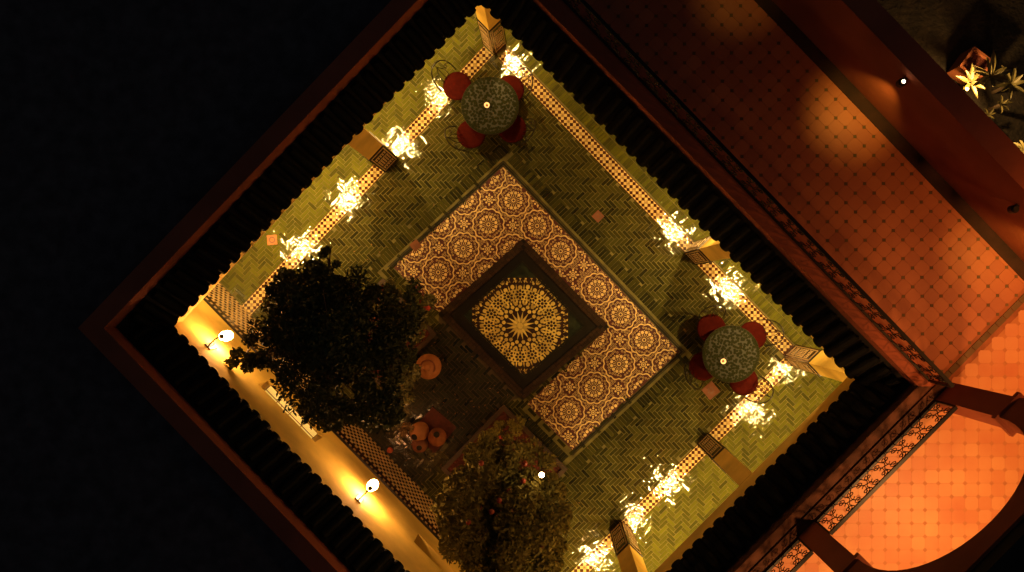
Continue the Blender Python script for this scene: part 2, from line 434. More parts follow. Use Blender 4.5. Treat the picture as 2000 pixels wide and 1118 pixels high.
# ------------------------------------------------------------------ fountain basin
bs=empty('fountain_basin',(sum(basin,Vector())/4)); tag(bs,'sunken square basin of near black glazed tile with an octagonal star mosaic','basin')
rim_in=off_poly(basin,-.13); led=off_poly(basin,-.26)
bm=MB()
for i in range(4):
    j=(i+1)%4
    bm.add([(*basin[i].xy,.001),(*basin[j].xy,.001),(*basin[j].xy,.03),(*basin[i].xy,.03)],[(0,1,2,3),(3,2,1,0)][:1])
    bm.add([(*basin[i].xy,.03),(*basin[j].xy,.03),(*rim_in[j].xy,.03),(*rim_in[i].xy,.03)],[(3,2,1,0)])
    bm.add([(*rim_in[i].xy,.03),(*rim_in[j].xy,.03),(*rim_in[j].xy,.014),(*rim_in[i].xy,.014)],[(3,2,1,0)])
    bm.add([(*rim_in[i].xy,.014),(*rim_in[j].xy,.014),(*led[j].xy,.014),(*led[i].xy,.014)],[(3,2,1,0)])
bm.build('rim',M_BLACK,bs)
kb=MB(); kb.prism(off_poly(basin,-.262),.003,.008); kb.build('basin_floor',M_POOL,bs)
kb=MB(); A_,B_=off_poly(basin,-.262),off_poly(basin,-.29)
for i in range(4):
    j=(i+1)%4; kb.prism([A_[i],A_[j],B_[j],B_[i]],.006,.022)
kb.build('inner_kerb',mat('kerb_glaze',(.02,.022,.012),.3,.3),bs)
rt=MB(); r4=random.Random(9)
for i in range(4):
    j=(i+1)%4; e=(basin[j]-basin[i]); L=e.length; e.normalize(); nn=Vector((-e.y,e.x,0)); cc=sum(basin,Vector())/4
    if nn.dot(cc-basin[i])<0: nn=-nn
    for k in range(int(L/.067)):
        for (d0,d1) in ((.008,.062),(.068,.122)):
            if not (d1<k*.067+.03<L-d1): continue
            a=basin[i]+e*(k*.067+.004); b=a+e*.058; rt.prism([a+nn*d0,b+nn*d0,b+nn*d1,a+nn*d1],.03,.036+r4.random()*.002)
tag(rt.build('rim_tiles',mat('rim_glaze',(.05,.03,.016),.28,.3,island=.8,bump=.003,bscale=20),bs),kind='stuff')
mo=MB(); cx,cy=1016,636.5; Z0=.0085
U=5.59
def ms(pts,mi=0,z=.0125):
    mo.poly([pxy(cx+a,cy+b) for a,b in pts],z,mi)
ap=94.0
octa=[(ap/math.cos(math.pi/8)*math.cos(math.pi/8+math.pi/4*i),ap/math.cos(math.pi/8)*math.sin(math.pi/8+math.pi/4*i)) for i in range(8)]
mo.prism([pxy(cx+a,cy+b) for a,b in octa],Z0,.0105,1)
def pol(r,a,o=0,ro=0): 
    return (r*math.cos(a)-o*math.sin(a),r*math.sin(a)+o*math.cos(a))
pi=math.pi
def kite(r0,r1,a,wd,wr=.5,z=.0125):      # kite from r0 to r1 along a, widest wd at fraction wr
    rm_=r0+(r1-r0)*wr; ms([pol(r0,a),pol(rm_,a,-wd),pol(r1,a),pol(rm_,a,wd)],0,z)
ms([pol(6,2*pi*i/16) for i in range(16)])
for q in range(16):
    a=2*pi*(q+.5)/16; kite(4,29,a,2.7,.30,.0128)
for q in range(16):
    a=2*pi*q/16
    for (r,d,s_) in ((32.5,.5,4.0),(38.5,0,3.9),(33,-.0,0)):
        if s_: 
            X,Y=pol(r,a+d*2*pi/16); ms([(X+x,Y+y) for x,y in ngon(s_,6,a)])
    X,Y=pol(43.5,a+pi/16); ms([(X+x,Y+y) for x,y in ngon(4.4 if q%2 else 3.2,5,a)])
    X,Y=pol(45.5,a+.10); 
    kite(40,50,a+.0,1.9,.6)
    kite(42,53,a+.13,2.3,.5); kite(42,53,a-.13,2.3,.5)
    # annulus of honey pieces set with dark rosettes
    for h_ in range(2):
        b0,b1=a+(h_-1)*pi/16,a+h_*pi/16; ms([pol(50.5,b0),pol(71.5,b0),pol(71.5,b1),pol(50.5,b1)],0,.0124)
    RX,RY=pol(61,a)
    ms([(RX+x,RY+y) for x,y in ngon(3.1,8,a+pi/8)],1,.0135)
    for k in range(8):
        b=a+2*pi*k/8; e_=10.6 if k in(0,4) else 10.0
        ms([(RX+pol(q_,b,o_)[0],RY+pol(q_,b,o_)[1]) for q_,o_ in ((4.0,0),(5.7,-2.1),(8.3,-2.3),(e_+.6,0),(8.3,2.3),(5.7,2.1))],1,.0135)
    MX,MY=pol(61,a+pi/16)
    ms([(MX+pol(q_,a+pi/16,o_)[0],MY+pol(q_,a+pi/16,o_)[1]) for q_,o_ in ((-9,0),(-6,1.5),(-3.5,0),(-6,-1.5))],1,.0135)
    ms([(MX+pol(q_,a+pi/16,o_)[0],MY+pol(q_,a+pi/16,o_)[1]) for q_,o_ in ((9,0),(6,-1.9),(3.5,0),(6,1.9))],1,.0135)
    for d in (0,.5):
        a2=a+d*2*pi/16; r=78 if d else 74
        if d: r=76.5
        X,Y=pol(r,a2); ms([pol(r-5,a2,-0.8),pol(r-1,a2,-4.0),pol(r+3.5,a2,-3.4),pol(r+5,a2),pol(r+3.5,a2,3.4),pol(r-1,a2,4.0),pol(r-5,a2,.8)])
    for d in (0,.5):
        a2=a+(d+.25)*2*pi/16; r=87.5; X,Y=pol(r,a2)
        if max(abs(X),abs(Y),abs(X+Y)*.7071,abs(X-Y)*.7071)<89: ms([pol(r-4,a2),pol(r,a2,-1.5),pol(r+4,a2),pol(r,a2,1.5)]); ms([pol(r,a2,-3.6),pol(r+1.2,a2),pol(r,a2,3.6),pol(r-1.2,a2)],0,.0127)
    for d in (.25,.75):
        a2=a+d*2*pi/16; kite(67,82,a2,1.5,.5)
# outer ring of small bow-ties along the octagon edge
for i in range(8):
    p0,p1=octa[i],octa[(i+1)%8]; k=7
    for j in range(k):
        f=(j+.5)/k; x,y=p0[0]+(p1[0]-p0[0])*f,p0[1]+(p1[1]-p0[1])*f; a=math.atan2((p0[1]+p1[1])/2,(p0[0]+p1[0])/2)
        ms([(x+pol(-1,a,-2.4)[0],y+pol(-1,a,-2.4)[1]),(x+pol(-1,a,2.4)[0],y+pol(-1,a,2.4)[1]),(x+pol(-5.2,a)[0],y+pol(-5.2,a)[1])])
        for s_ in(-1,1):
            ms([(x+pol(-4.2,a,s_*.2)[0],y+pol(-4.2,a,s_*.2)[1]),(x+pol(-9.5,a,s_*1.6)[0],y+pol(-9.5,a,s_*1.6)[1]),(x+pol(-10,a,s_*3.3)[0],y+pol(-10,a,s_*3.3)[1])])
for i in range(8):
    p0,p1=octa[i],octa[(i+1)%8]; a=math.atan2((p0[1]+p1[1])/2,(p0[0]+p1[0])/2)
    for j in range(9):
        f=(j+.5)/9; x,y=p0[0]+(p1[0]-p0[0])*f,p0[1]+(p1[1]-p0[1])*f; q=pol(-12.5,a); x+=q[0]; y+=q[1]
        if math.hypot(x,y)>83.5: ms([(x+u,y+v) for u,v in ngon(2.3,6,a)],0,.0126)
tag(mo.build('star_mosaic',[mat('mosaic_honey',(.93,.72,.20),.45,.3,island=.8,nscale=30),mat('mosaic_dark',(.035,.014,.010),.4,.4,nscale=40)],bs),kind='stuff')
# ------------------------------------------------------------------ planting beds
def bed(poly,name,lab):
    o=empty(name,sum(poly,Vector())/4); tag(o,lab,'planting bed')
    inn=off_poly(poly,-.07); m=MB()
    for i in range(4):
        j=(i+1)%4; m.prism([poly[i],poly[j],inn[j],inn[i]],.0,.075)
    m.build('kerb',mat('bed_kerb',(.055,.03,.018),.5,.3),o)
    MB().prism(inn,.0,.04).build('soil',M_SOIL,o)
    return o
bed(bed1,'planting_bed','square bed with a dark tiled kerb under the big dark tree')
bed(bed2,'planting_bed','square red soil bed under the fruiting tree in front of the carpet')
# line of thin tiles beside bed 2
# ------------------------------------------------------------------ dado and pillars
def dado(Fd,t0,t1,w0,z1,parent,face=-1,rich=True):
    """zellige facing on a wall plane at w0 (facing -w)"""
    e=.012; m=MB()
    m.box(Fd,t0,t1,w0-e,w0,0,z1,0)
    L=t1-t0
    b=MB()
    if L>1:     # long wall: staggered checker with a dotted border
        cu,cv=.05,.098; nv=int((z1-.2)/cv)
        for j in range(nv):
            for i in range(int(L/cu)):
                if (i+j)%2: continue
                b.box(Fd,t0+i*cu+.004,t0+(i+1)*cu-.004+.012,w0-e-.003,w0-e,.03+j*cv,.03+(j+1)*cv-.008,1)
        zb=z1-.16
        for i in range(int(L/.09)): b.box(Fd,t0+i*.09+.02,t0+i*.09+.065,w0-e-.003,w0-e,zb+.03,zb+.09,1)
    else:
        b.box(Fd,t0+.03,t1-.03,w0-e-.003,w0-e,.08,z1-.05,1)
        b.box(Fd,t0+.045,t1-.045,w0-e-.006,w0-e-.003,.10,z1-.07,0)
        rows=9; u0,u1=t0+.055,t1-.055; v0,v1=.14,z1-.12
        for r_ in range(rows):
            va=v0+(v1-v0)*r_/rows; vb=v0+(v1-v0)*(r_+.75)/rows
            k=5
            if r_ in (0,2,rows-3,rows-1): b.box(Fd,u0,u1,w0-e-.009,w0-e-.006,va,va+.03,1); continue
            for i in range(k):
                ua=u0+(u1-u0)*(i+.18)/k; ub=u0+(u1-u0)*(i+.82)/k
                b.box(Fd,ua,ub,w0-e-.009,w0-e-.006,va,vb,1)
    o=m.build('dado',M_BROWN,parent); tag(b.build('dado_pieces',[M_BROWN,mat('dado_cream',(.74,.52,.26),.3,.2,island=.5)],parent),kind='stuff'); return o
def sub(A,n):  # rotated frame on another face of a pillar, given the world normal (pointing into wall) and offset
    return n
def rot_frame(origin, outward):   # plane through origin; w grows along 'into' direction
    n=Vector(outward).normalized(); t=Vector((n.y,-n.x,0)); o=Vector(origin)
    def Fm(tt,ww,zz=0.0): return o+n*ww+t*tt+Vector((0,0,zz))
    Fm.n=n;Fm.t=t
    return Fm
ZD=1.28
def pillar(A,t0,t1,dep,ztop,lab,w0=0.0):
    o=empty('pillar',A((t0+t1)/2,w0+dep/2,0)); tag(o,lab,'pillar','gallery pillars round the courtyard')
    m=MB(); m.box(A,t0,t1,w0,w0+dep,ZD,ztop); m.build('shaft',M_PLAST,o)
    m=MB(); m.box(A,t0,t1,w0,w0+dep,0,ZD-.002); m.build('core',M_PLAST,o)
    dado(A,t0-.012,t1+.012,w0,ZD,o)
    # the two side faces
    c0=A(t0,w0,0); c1=A(t1,w0,0)
    Fa=rot_frame(A(t0,w0,0),A.t);  Fb=rot_frame(A(t1,w0,0),-A.t)
    # Fa: faces -t ; its own t axis
    s_=1 if Fa.t.dot(A.n)>0 else -1
    dado(Fa,min(0,s_*dep),max(0,s_*dep),0,ZD,o)
    s_=1 if Fb.t.dot(A.n)>0 else -1
    dado(Fb,min(0,s_*dep),max(0,s_*dep),0,ZD,o)
    # slim dark cap line over the tiles
    m=MB(); m.box(A,t0-.018,t1+.018,w0-.018,w0+dep,ZD,ZD+.018); m.build('cap_trim',M_IRON,o)
    return o
ZB={'NW':2.66,'SE':3.0,'NE':2.85}
pillar(NW,p2[0],p2[1],.28,ZB['NW'],'square ochre pillar in the middle of the north west side, left of the upper table')
pillar(NE,p3[0],p3[1],.28,ZB['NE'],'square ochre pillar on the north east side above the right hand table')
pillar(SE,*p5,.28,ZB['SE'],'square pillar between the two south east galleries, below the right hand table')
pillar(SE,*p6,.28,ZB['SE'],'square pillar at the lower edge of the view beside the fruiting tree')
# corner pillars
tcn=NE.inv(P(968,105))[0]
pillar(NE,tcn-.25,tcn,.27,ZB['NE'],'corner pillar at the top of the courtyard')
tce=NE.inv(P(1534,694))[0]
pillar(NE,tce-.0,tce+.25,.27,ZB['NE'],'corner pillar at the right end of the courtyard')
# beams over the pillars
def beam(A,t0,t1,z0,lab):
    m=MB(); m.box(A,t0,t1,.004,.30,z0,3.40); o=m.build('arcade_beam',M_PLAST); tag(o,lab,'beam'); o['kind']='structure'; return o
e_n=NE.inv(c_n)[0]; e_e=NE.inv(c_e)[0]
beam(NW,w0_-.0,n0-.0,ZB['NW'],'nw'); beam(NE,e_n-.28,e_e+.28,ZB['NE'],'ne'); 
sA,sB=sorted((se0,ss0)); beam(SE,sA,sB,ZB['SE'],'se')
# gallery ceilings (roof slab) and outer walls
def slab(name,poly,z0,z1,m_,**k): return tag(MB().prism(poly,z0,z1,bottom=True).build(name,m_),kind='structure')
m=MB()
def ringpoly(inner,outer,z0,z1,mb):
    n=len(inner)
    for i in range(n):
        j=(i+1)%n; mb.prism([inner[i],inner[j],outer[j],outer[i]],z0,z1,bottom=True)
# sw wall
swt=sorted((SW.inv(o_w)[0],SW.inv(o_s)[0]))
# ------------------------------------------------------------------ south-west wall with a lit window and an unlit recess
def swt_of(px,py,z): return SW.inv(P(px,py,z))[0]
wa,wb=sorted((swt_of(520,747,1.8),swt_of(622,862,1.8))); wz0,wz1=1.80,2.20
ra,rb=sorted((swt_of(808,1052,1.8),swt_of(905,1160,1.8))); rz0,rz1=1.76,2.16
print('window',wa,wb,'recess',ra,rb,'swt',swt)
wall=MB()
def wall_with_holes(mb,Fm,t0,t1,z0,z1,dep,holes):
    holes=sorted(holes); cur=t0
    for (a,b,c,d) in holes:
        mb.box(Fm,cur,a,0,dep,z0,z1); mb.box(Fm,a,b,0,dep,z0,c); mb.box(Fm,a,b,0,dep,d,z1); cur=b
    mb.box(Fm,cur,t1,0,dep,z0,z1)
wall_with_holes(wall,SW,swt[0],swt[1],0,3.42,.35,[(wa,wb,wz0,wz1),(ra,rb,rz0,rz1)])
sww=wall.build('courtyard_wall',M_PLAST); tag(sww,'long ochre plaster wall with two lit sconces on the lower left side','wall'); sww['kind']='structure'
dado(SW,swt[0],swt[1],0,1.25,sww)
m=MB(); m.box(SW,swt[0],swt[1],-.03,0,1.25,1.275); m.build('dado_rail',M_IRON,sww)
m=MB(); m.box(SW,ra-.01,rb+.01,.16,.17,rz0-.01,rz1+.01); m.build('recess_back',mat('recess_plaster',(.4,.25,.1),.8,.1),sww)
win=empty('slanted_window',SW((wa+wb)/2,0,wz0)); tag(win,'low slanted window glowing pale yellow in the ochre wall beside the dark tree','window')
# slanted panes: two rows of four, muntins between
wl=wb-wa-.16; t0=wa+.08 if True else wa
def slant(t,f,lift=0.0): return SW(t,.005+.15*f-lift*.9,wz0+.02+.10*f+lift)
panes=4
for r_ in range(2):
    for i in range(panes):
        f0,f1=(.04,.47) if r_==0 else (.53,.96); ta,tb=t0+wl*(i+.03)/panes,t0+wl*(i+.97)/panes
        MB().add([slant(ta,f0),slant(tb,f0),slant(tb,f1),slant(ta,f1)],[(0,1,2,3)]).build('pane',M_PANE,win)
m=MB()
for i in range(panes+1): m.tube([slant(t0+wl*i/panes,0,.004),slant(t0+wl*i/panes,1,.004)],.006,4)
for f in (0,.5,1): m.tube([slant(t0,f,.004),slant(t0+wl,f,.004)],.006,4)
m.build('glazing_bars',mat('muntin',(.3,.2,.07),.6,.1),win)
m=MB(); m.box(SW,wa,wb,.20,.22,wz0,wz1); m.add([SW(wa,.03,wz0+.012),SW(wb,.03,wz0+.012),SW(wb,.19,wz0+.12),SW(wa,.19,wz0+.12)],[(0,1,2,3)]); m.build('window_back',M_PLASTW,win)
# sconces
def sconce(px,py,lab):
    t=swt_of(px,py,2.36)
    o=empty('wall_sconce',SW(t,-.02,2.5)); tag(o,lab,'wall lamp','wrought iron lanterns on the ochre wall')
    m=MB(); m.box(SW,t-.05,t+.05,-.018,-.001,2.42,2.66); m.build('wall_plate',M_IRON,o)
    m=MB(); m.tube([SW(t,-.01,2.62),SW(t,-.07,2.68),SW(t,-.15,2.66),SW(t,-.19,2.58)],.010,6); m.tube([SW(t,-.01,2.46),SW(t,-.06,2.52),SW(t,-.10,2.62)],.008,6); m.build('arm',M_IRON,o)
    c=SW(t,-.19,0)
    m=MB(); m.lathe([(.045,2.19),(.066,2.25),(.072,2.36),(.052,2.47),(.034,2.50)],c,12); m.build('lantern_glass',M_GLOW,o,smooth=True)
    m=MB(); m.lathe([(.034,2.502),(.036,2.503),(.022,2.52),(.008,2.54),(.008,2.55)],c,12); m.build('lantern_cap',M_IRON,o)
    m=MB(); m.lathe([(.02,2.14),(.045,2.175),(.05,2.188)],c,12); m.build('lantern_base',M_IRON,o)
    m=MB()
    for q in range(8):
        a=2*pi*q/8; m.tube([c+Vector((rr*math.cos(a),rr*math.sin(a),z)) for rr,z in ((.048,2.19),(.069,2.25),(.075,2.36),(.055,2.47),(.037,2.50))],.0035,4)
    m.build('cage',M_IRON,o)
    l=bpy.data.lights.new('sconce_light','POINT'); l.energy=15; l.color=SCONCE_C; l.shadow_soft_size=.03
    lo=bpy.data.objects.new('sconce_light',l); C.objects.link(lo); lo.parent=o; lo.location=SW(t,-.075,2.38)-Vector(o.location)
    return o
sconce(429,668,'lit iron lantern on the ochre wall near the left corner above the tree branch')
sconce(716,960,'lit iron lantern lower on the ochre wall between the window and the dark recess')
# ------------------------------------------------------------------ tiled eaves
ZE,ZO=3.45,3.75
ev={'n':P(941,-7,ZE),'w':P(325,637,ZE),'s':P(1046,1389,ZE),'e':P(1682,746,ZE)}
eave=[ev['n'],ev['e'],ev['s'],ev['w']]
outer=[Vector((p.x,p.y,ZO)) for p in off_poly(eave,.34)]
m=MB()
def eave_side(a,b,A_,B_,lab,grp='tiled eaves'):
    """a,b at the eave; A_,B_ the outer top"""
    L=(b-a).length; e=(b-a)/L; n=((A_-a)-e*(A_-a).dot(e)); up=Vector((0,0,1))
    nn=Vector((n.x,n.y,0)).normalized()
    o=empty('tiled_eave',(a+b)/2); tag(o,lab,'tiled eave',grp)
    m=MB(); m.add([a,b,B_,A_,a-up*.05,b-up*.05,B_-up*.35,A_-up*.35],[(0,3,2,1),(0,1,5,4),(4,5,6,7),(2,3,7,6),(1,2,6,5),(3,0,4,7)]); m.build('bed',M_ROOFB,o)
    # one half-round tile, laid in two courses
    pitch=.182; rr=.072; r_=.062; Lt=.25; sl=Vector((nn.x*.34,nn.y*.34,ZO-ZE)).normalized()
    nv=e.cross(sl).normalized(); 
    if nv.z<0: nv=-nv
    pts=[];K=7
    tm=MB(); vs=[];fs=[]
    for (s_,q) in ((0,rr),(1,r_)):
        for k in range(K+1):
            an=pi*k/K; vs.append(Vector((q*math.cos(an),s_*Lt,q*math.sin(an)*.95)))
        for k in range(K+1):
            an=pi*k/K; vs.append(Vector(((q-.012)*math.cos(an),s_*Lt,(q-.012)*math.sin(an)*.95)))
    n1=2*(K+1)
    for k in range(K):
        fs.append((k,k+1,n1+k+1,n1+k)); fs.append((K+1+k,n1+K+1+k,n1+K+2+k,K+2+k)); fs.append((k,K+1+k,K+2+k,k+1))
    me=bpy.data.meshes.new('roof_tile'); me.from_pydata([tuple(v) for v in vs],[],fs); me.materials.append(M_ROOF); me.update()
    Rm=Matrix((( e.x,sl.x,nv.x),(e.y,sl.y,nv.y),(e.z,sl.z,nv.z))); rot=Rm.to_euler()
    cnt=int(L/pitch); rr_=random.Random(len(lab))
    for i in range(-1,cnt+2):
        for cse in range(2):
            s0=-.045+cse*.215
            p=a+e*((i+.5)*pitch+rr_.uniform(-.004,.004))+sl*(s0+rr_.uniform(-.008,.008))+nv*(.012+cse*.012)
            # stay between the mitred ends
            f=max(0,(s0+.12)/.45)
            lo=(A_-a).dot(e)*f-.05; hi=L+((B_-b).dot(e))*f+.05
            tt=(i+.5)*pitch
            if lo<tt<hi:
                q=bpy.data.objects.new('roof_tile',me); C.objects.link(q); q.parent=o; q.location=p-Vector(o.location); q.rotation_euler=(rot.x,rot.y,rot.z)
    # pan tiles whose curved lips droop between the covers
    pm=MB()
    for i in range(cnt+1):
        c=a+e*(i*pitch)-sl*.05
        if i==0: continue
        arc=[]
        for k in range(6):
            an=pi*k/5; arc.append(c+e*(math.cos(an)*.05)-nv*(math.sin(an)*.022-.006))
        pm.add(arc+[v+sl*.42 for v in arc],[(k,k+1,k+7,k+6) for k in range(5)]+[(k+6,k+7,k+1,k) for k in range(0)])
        pm.add([v-nv*.010 for v in arc]+arc,[(k,k+1,k+7,k+6) for k in range(5)])
    tag(pm.build('pan_tiles',M_ROOF,o),kind='stuff')
    # plastered soffit
    return o
eave_side(eave[0],eave[1],outer[0],outer[1],'dark ribbed tile eave along the north east side below the terrace railing')
eave_side(eave[1],eave[2],outer[1],outer[2],'dark glazed tile eave along the south east side below the lit arches')
eave_side(eave[2],eave[3],outer[2],outer[3],'dark tile eave above the ochre wall with the sconces')
eave_side(eave[3],eave[0],outer[3],outer[0],'dark tile eave along the north west side beside the black roof')
# ceiling slab of the galleries between eave and beyond
sl_in=[Vector((p.x,p.y,0)) for p in off_poly(eave,.17)]; sl_out=[Vector((p.x,p.y,0)) for p in off_poly(eave,3.2)]
m=MB(); ringpoly(sl_in,sl_out,3.10,3.22,m); o=m.build('gallery_ceiling',M_PLAST); tag(o,kind='structure')
m=MB(); ringpoly([Vector((p.x,p.y,0)) for p in off_poly(eave,.30)],sl_out,3.22,3.44,m); tag(m.build('roof_slab',M_ROOFB),kind='structure')
m=MB()   # outer ground floor walls that close the galleries
m.box(NW,w0_-.3,n0+GD+.3,GD,GD+.3,0,3.1); m.box(NE,e_n-GD-.3,e_e+GD+.3,GD,GD+.3,0,3.1); m.box(SE,sA-GD-.3,sB+.3,GD,GD+.3,0,3.1)
tag(m.build('gallery_back_wall',M_PLAST),kind='structure')
# ------------------------------------------------------------------ upper level: parapets, terrace
ip=[Vector((p.x,p.y,0)) for p in off_poly(eave,.342)]; op=[Vector((p.x,p.y,0)) for p in off_poly(eave,.56)]
def wallseg(i,z1,lab,cat='parapet',mm=None):
    j=(i+1)%4; m=MB(); m.prism([ip[i],ip[j],op[j],op[i]],3.44,z1,bottom=True); o=m.build('parapet',mm or M_PLAST2); tag(o,lab,cat); o['kind']='structure'; return o
wallseg(2,4.02,'low red parapet behind the eave over the sconce wall'); wallseg(3,4.02,'low red parapet beside the black roof on the north west side')
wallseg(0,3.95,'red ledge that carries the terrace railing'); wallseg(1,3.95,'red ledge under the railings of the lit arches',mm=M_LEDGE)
# flat dark roofs west and south-west
far=off_poly([Vector((p.x,p.y,0)) for p in eave],14)
def flat(i,z,name,m_):
    j=(i+1)%4; m=MB(); m.prism([op[i],op[j],far[j],far[i]],z-.1,z); return tag(m.build(name,m_),kind='structure')
flat(2,3.80,'flat_roof',mat('roof_screed',(.085,.07,.075),.9,.3)); flat(3,3.80,'flat_roof',mat('roof_screed',(.085,.07,.075),.9,.3))
ZT=3.86
WN=4.29      # distance of the terrace's outer wall
TN=frame(NE.n.x,NE.n.y,WN)
nfar=NE.inv(op[0])
# terrace floor NE (up to outer wall) and loggia floor SE
def lin(A,w): return A.n.x,A.n.y,A.d+w
AR=frame(.709,-.705,4.12)          # plane of the arcade
q0=op[0]+ (op[0]-op[1]).normalized()*4; q1=meet(TN,0,AR,4.5); q2=meet(TN,0,AR,4.5)
tpoly=[op[0]+(op[0]-op[1]).normalized()*5, op[1], meet(AR,0.0,NE,op[1].dot(NE.n)-NE.d), ]
terr_in=op[1].dot(NE.n)-NE.d
A1=NE.n*(op[0].dot(NE.n))+NE.t*(-8); 
tA=Vector((*(NE(-8,op[0].dot(NE.n)-NE.d)).xy,0))
tpoly=[tA,op[0],op[1],Vector((*op[2].xy,0)),meet(SW,.5,SE,6),meet(TN,0,SE,6),TN(-8,0)]
base=MB().prism(tpoly,ZT-.12,ZT).build('terrace_floor',M_TERRG); tag(base,kind='structure')
pitch=.157
oc=pitch*.5-.0014; ch=pitch*.17
def octv(h=.008):
    a=oc; c=ch; pts=[(a,-a+c),(a,a-c),(a-c,a),(-a+c,a),(-a,a-c),(-a,-a+c),(-a+c,-a),(a-c,-a)]
    return pts
tb=MB(); tb.prism([Vector((x,y,0)) for x,y in octv()],0,.0035); me_o=bpy.data.meshes.new('tile'); me_o.from_pydata(tb.v,[],tb.f); me_o.materials.append(M_TERR)
d2=ch*1.0-.003
tb2=MB(); tb2.prism([Vector((d2,0,0)),Vector((0,d2,0)),Vector((-d2,0,0)),Vector((0,-d2,0))],0,.0035)
cells=[]; tcen=P(1830,560,ZT)
TT=R(-44.5)
ux,uy=Vector((math.cos(TT),math.sin(TT),0)),Vector((-math.sin(TT),math.cos(TT),0))
def vis(p,m=40,z=ZT):
    k=(H-z)/F; px=1065+p.x/k; py=567-p.y/k; return -m<px<2000+m and -m<py<1118+m
for i in range(-70,71):
    for j in range(-70,71):
        p=ux*(i*pitch)+uy*(j*pitch)
        if vis(p) and inside(p,tpoly): cells.append((p,i,j))
cells=[c for c in cells if c[0].dot(AR.n)<3.98]
cells.sort(key=lambda c:(c[0]-tcen).length)
r6=random.Random(11)
# loggia floor: plain border line of dark tiles under the arcade line
def on_line(p): return abs(p.dot(AR.n)-4.07)<.09 
big=MB(); small=MB(); cnt=0
for (p,i,j) in cells:
    if on_line(p): continue
    rot=(R(r6.gauss(0,.4)),R(r6.gauss(0,.4)),TT)
    if cnt<300: piece('tile',me_o,base,(p.x,p.y,ZT),rot); cnt+=1
    else:
        Mx=Matrix.Translation((p.x,p.y,ZT))@Matrix.Rotation(TT,4,'Z'); big.add([Mx@Vector(v) for v in tb.v],tb.f)
    q=p+ux*pitch/2+uy*pitch/2
    if p.dot(AR.n)<4.2:
        Mx=Matrix.Translation((q.x,q.y,ZT))@Matrix.Rotation(TT,4,'Z'); small.add([Mx@Vector(v) for v in tb2.v],tb2.f)
lg=MB()
for i in range(-60,90):
    for j in range(-70,30):
        p=Vector((i*pitch,j*pitch,0))
        if p.dot(AR.n)>4.16 and p.dot(AR.n)<7.3 and vis(p):
            Mx=Matrix.Translation((p.x,p.y,ZT+r6.random()*.001)); lg.add([Mx@Vector(v) for v in tb.v],tb.f)
bb=MB(); x,y=T(-7,7) if 'T' in globals() else (-7,7); bb.box(AR,-7,7,.04,3.25,ZT,ZT+.0022); tag(bb.build('loggia_bed',mat('loggia_bed',(.40,.15,.05),.7,.1)),kind='structure')
tag(lg.build('loggia_tiles',mat('loggia_terracotta',(.56,.27,.10),.55,col2=(.42,.12,.04),island=.45,nscale=1.6),base),kind='stuff')
tag(big.build('octagon_tiles',M_TERR,base),kind='stuff'); tag(small.build('cabochon_tiles',M_TERRD,base),kind='stuff')
ln=MB()
tl0=AR.inv(op[1])[0]; s_=1 if AR.t.dot(NE.n)>0 else -1
for i in range(30):
    a=2.55+i*.13 ; ln.box(AR,s_*a if s_>0 else -a-.122,s_*a+.122 if s_>0 else -a,-.09,-.02,ZT,ZT+.009)
tag(ln.build('threshold_tiles',M_TERRD,base),kind='stuff')
print('AR.t sign',s_)
m=MB(); m.box(TN,-9,7,-.15,0,ZT,ZT+.014); tag(m.build('wall_base_shade',mat('base_shade_dark',(.03,.010,.006),.9,.3)),kind='structure')  # dark strip stands in for the shade where floor meets wall
# outer terrace wall
m=MB(); m.box(TN,-9,7,0,.26,-.05,5.10); ow=m.build('terrace_wall',M_PLAST2); tag(ow,'tall red plaster wall on the far side of the terrace with a small lit lamp','wall'); ow['kind']='structure'
def ton(px,py,z): return TN.inv(P(px,py,z))[0]
def downlight(px,py,z,lab,lit,energy):
    t=TN.inv(P(px,py,z))[0]; o=empty('wall_spotlight',TN(t,-.05,z)); tag(o,lab,'wall lamp')
    m=MB(); m.lathe([(.03,z),(.045,z+.02),(.045,z+.10),(.03,z+.12)],TN(t,-.065,0),12); m.build('housing',M_IRON,o)
    m=MB(); m.box(TN,t-.02,t+.02,-.03,0,z+.04,z+.08); m.build('bracket',M_IRON,o)
    if lit:
        m=MB(); m.lathe([(.001,z+.121),(.020,z+.121),(.016,z+.130),(.001,z+.133)],TN(t,-.065,0),12); m.build('lens',mat('lens',(.9,.7,.5),.3,0,emit=(1,.7,.4),estr=9),o)
    if energy:
        l=bpy.data.lights.new('downlight','SPOT'); l.energy=energy; l.color=(1,.56,.085); l.spot_size=R(78); l.spot_blend=1; l.shadow_soft_size=.03
        lo=bpy.data.objects.new('downlight',l); C.objects.link(lo); lo.parent=o; lo.location=TN(t,-.17,z-.05)-Vector(o.location)
        d=(TN.n*-.02+Vector((0,0,-1))).normalized(); lo.rotation_euler=d.to_track_quat('-Z','Y').to_euler()
    return o
downlight(1766,155,4.86,'small lit lamp on the red terrace wall above the yellow pool of light',True,34)
downlight(1972,411,4.70,'dark capped lamp on the red terrace wall near the right edge',False,0)
downlight(2053,470,4.86,'lamp on the terrace wall beyond the right edge that lights the terrace',False,22)
downlight(1459,-57,4.86,'lamp on the terrace wall beyond the top edge that lights the upper terrace',False,6)
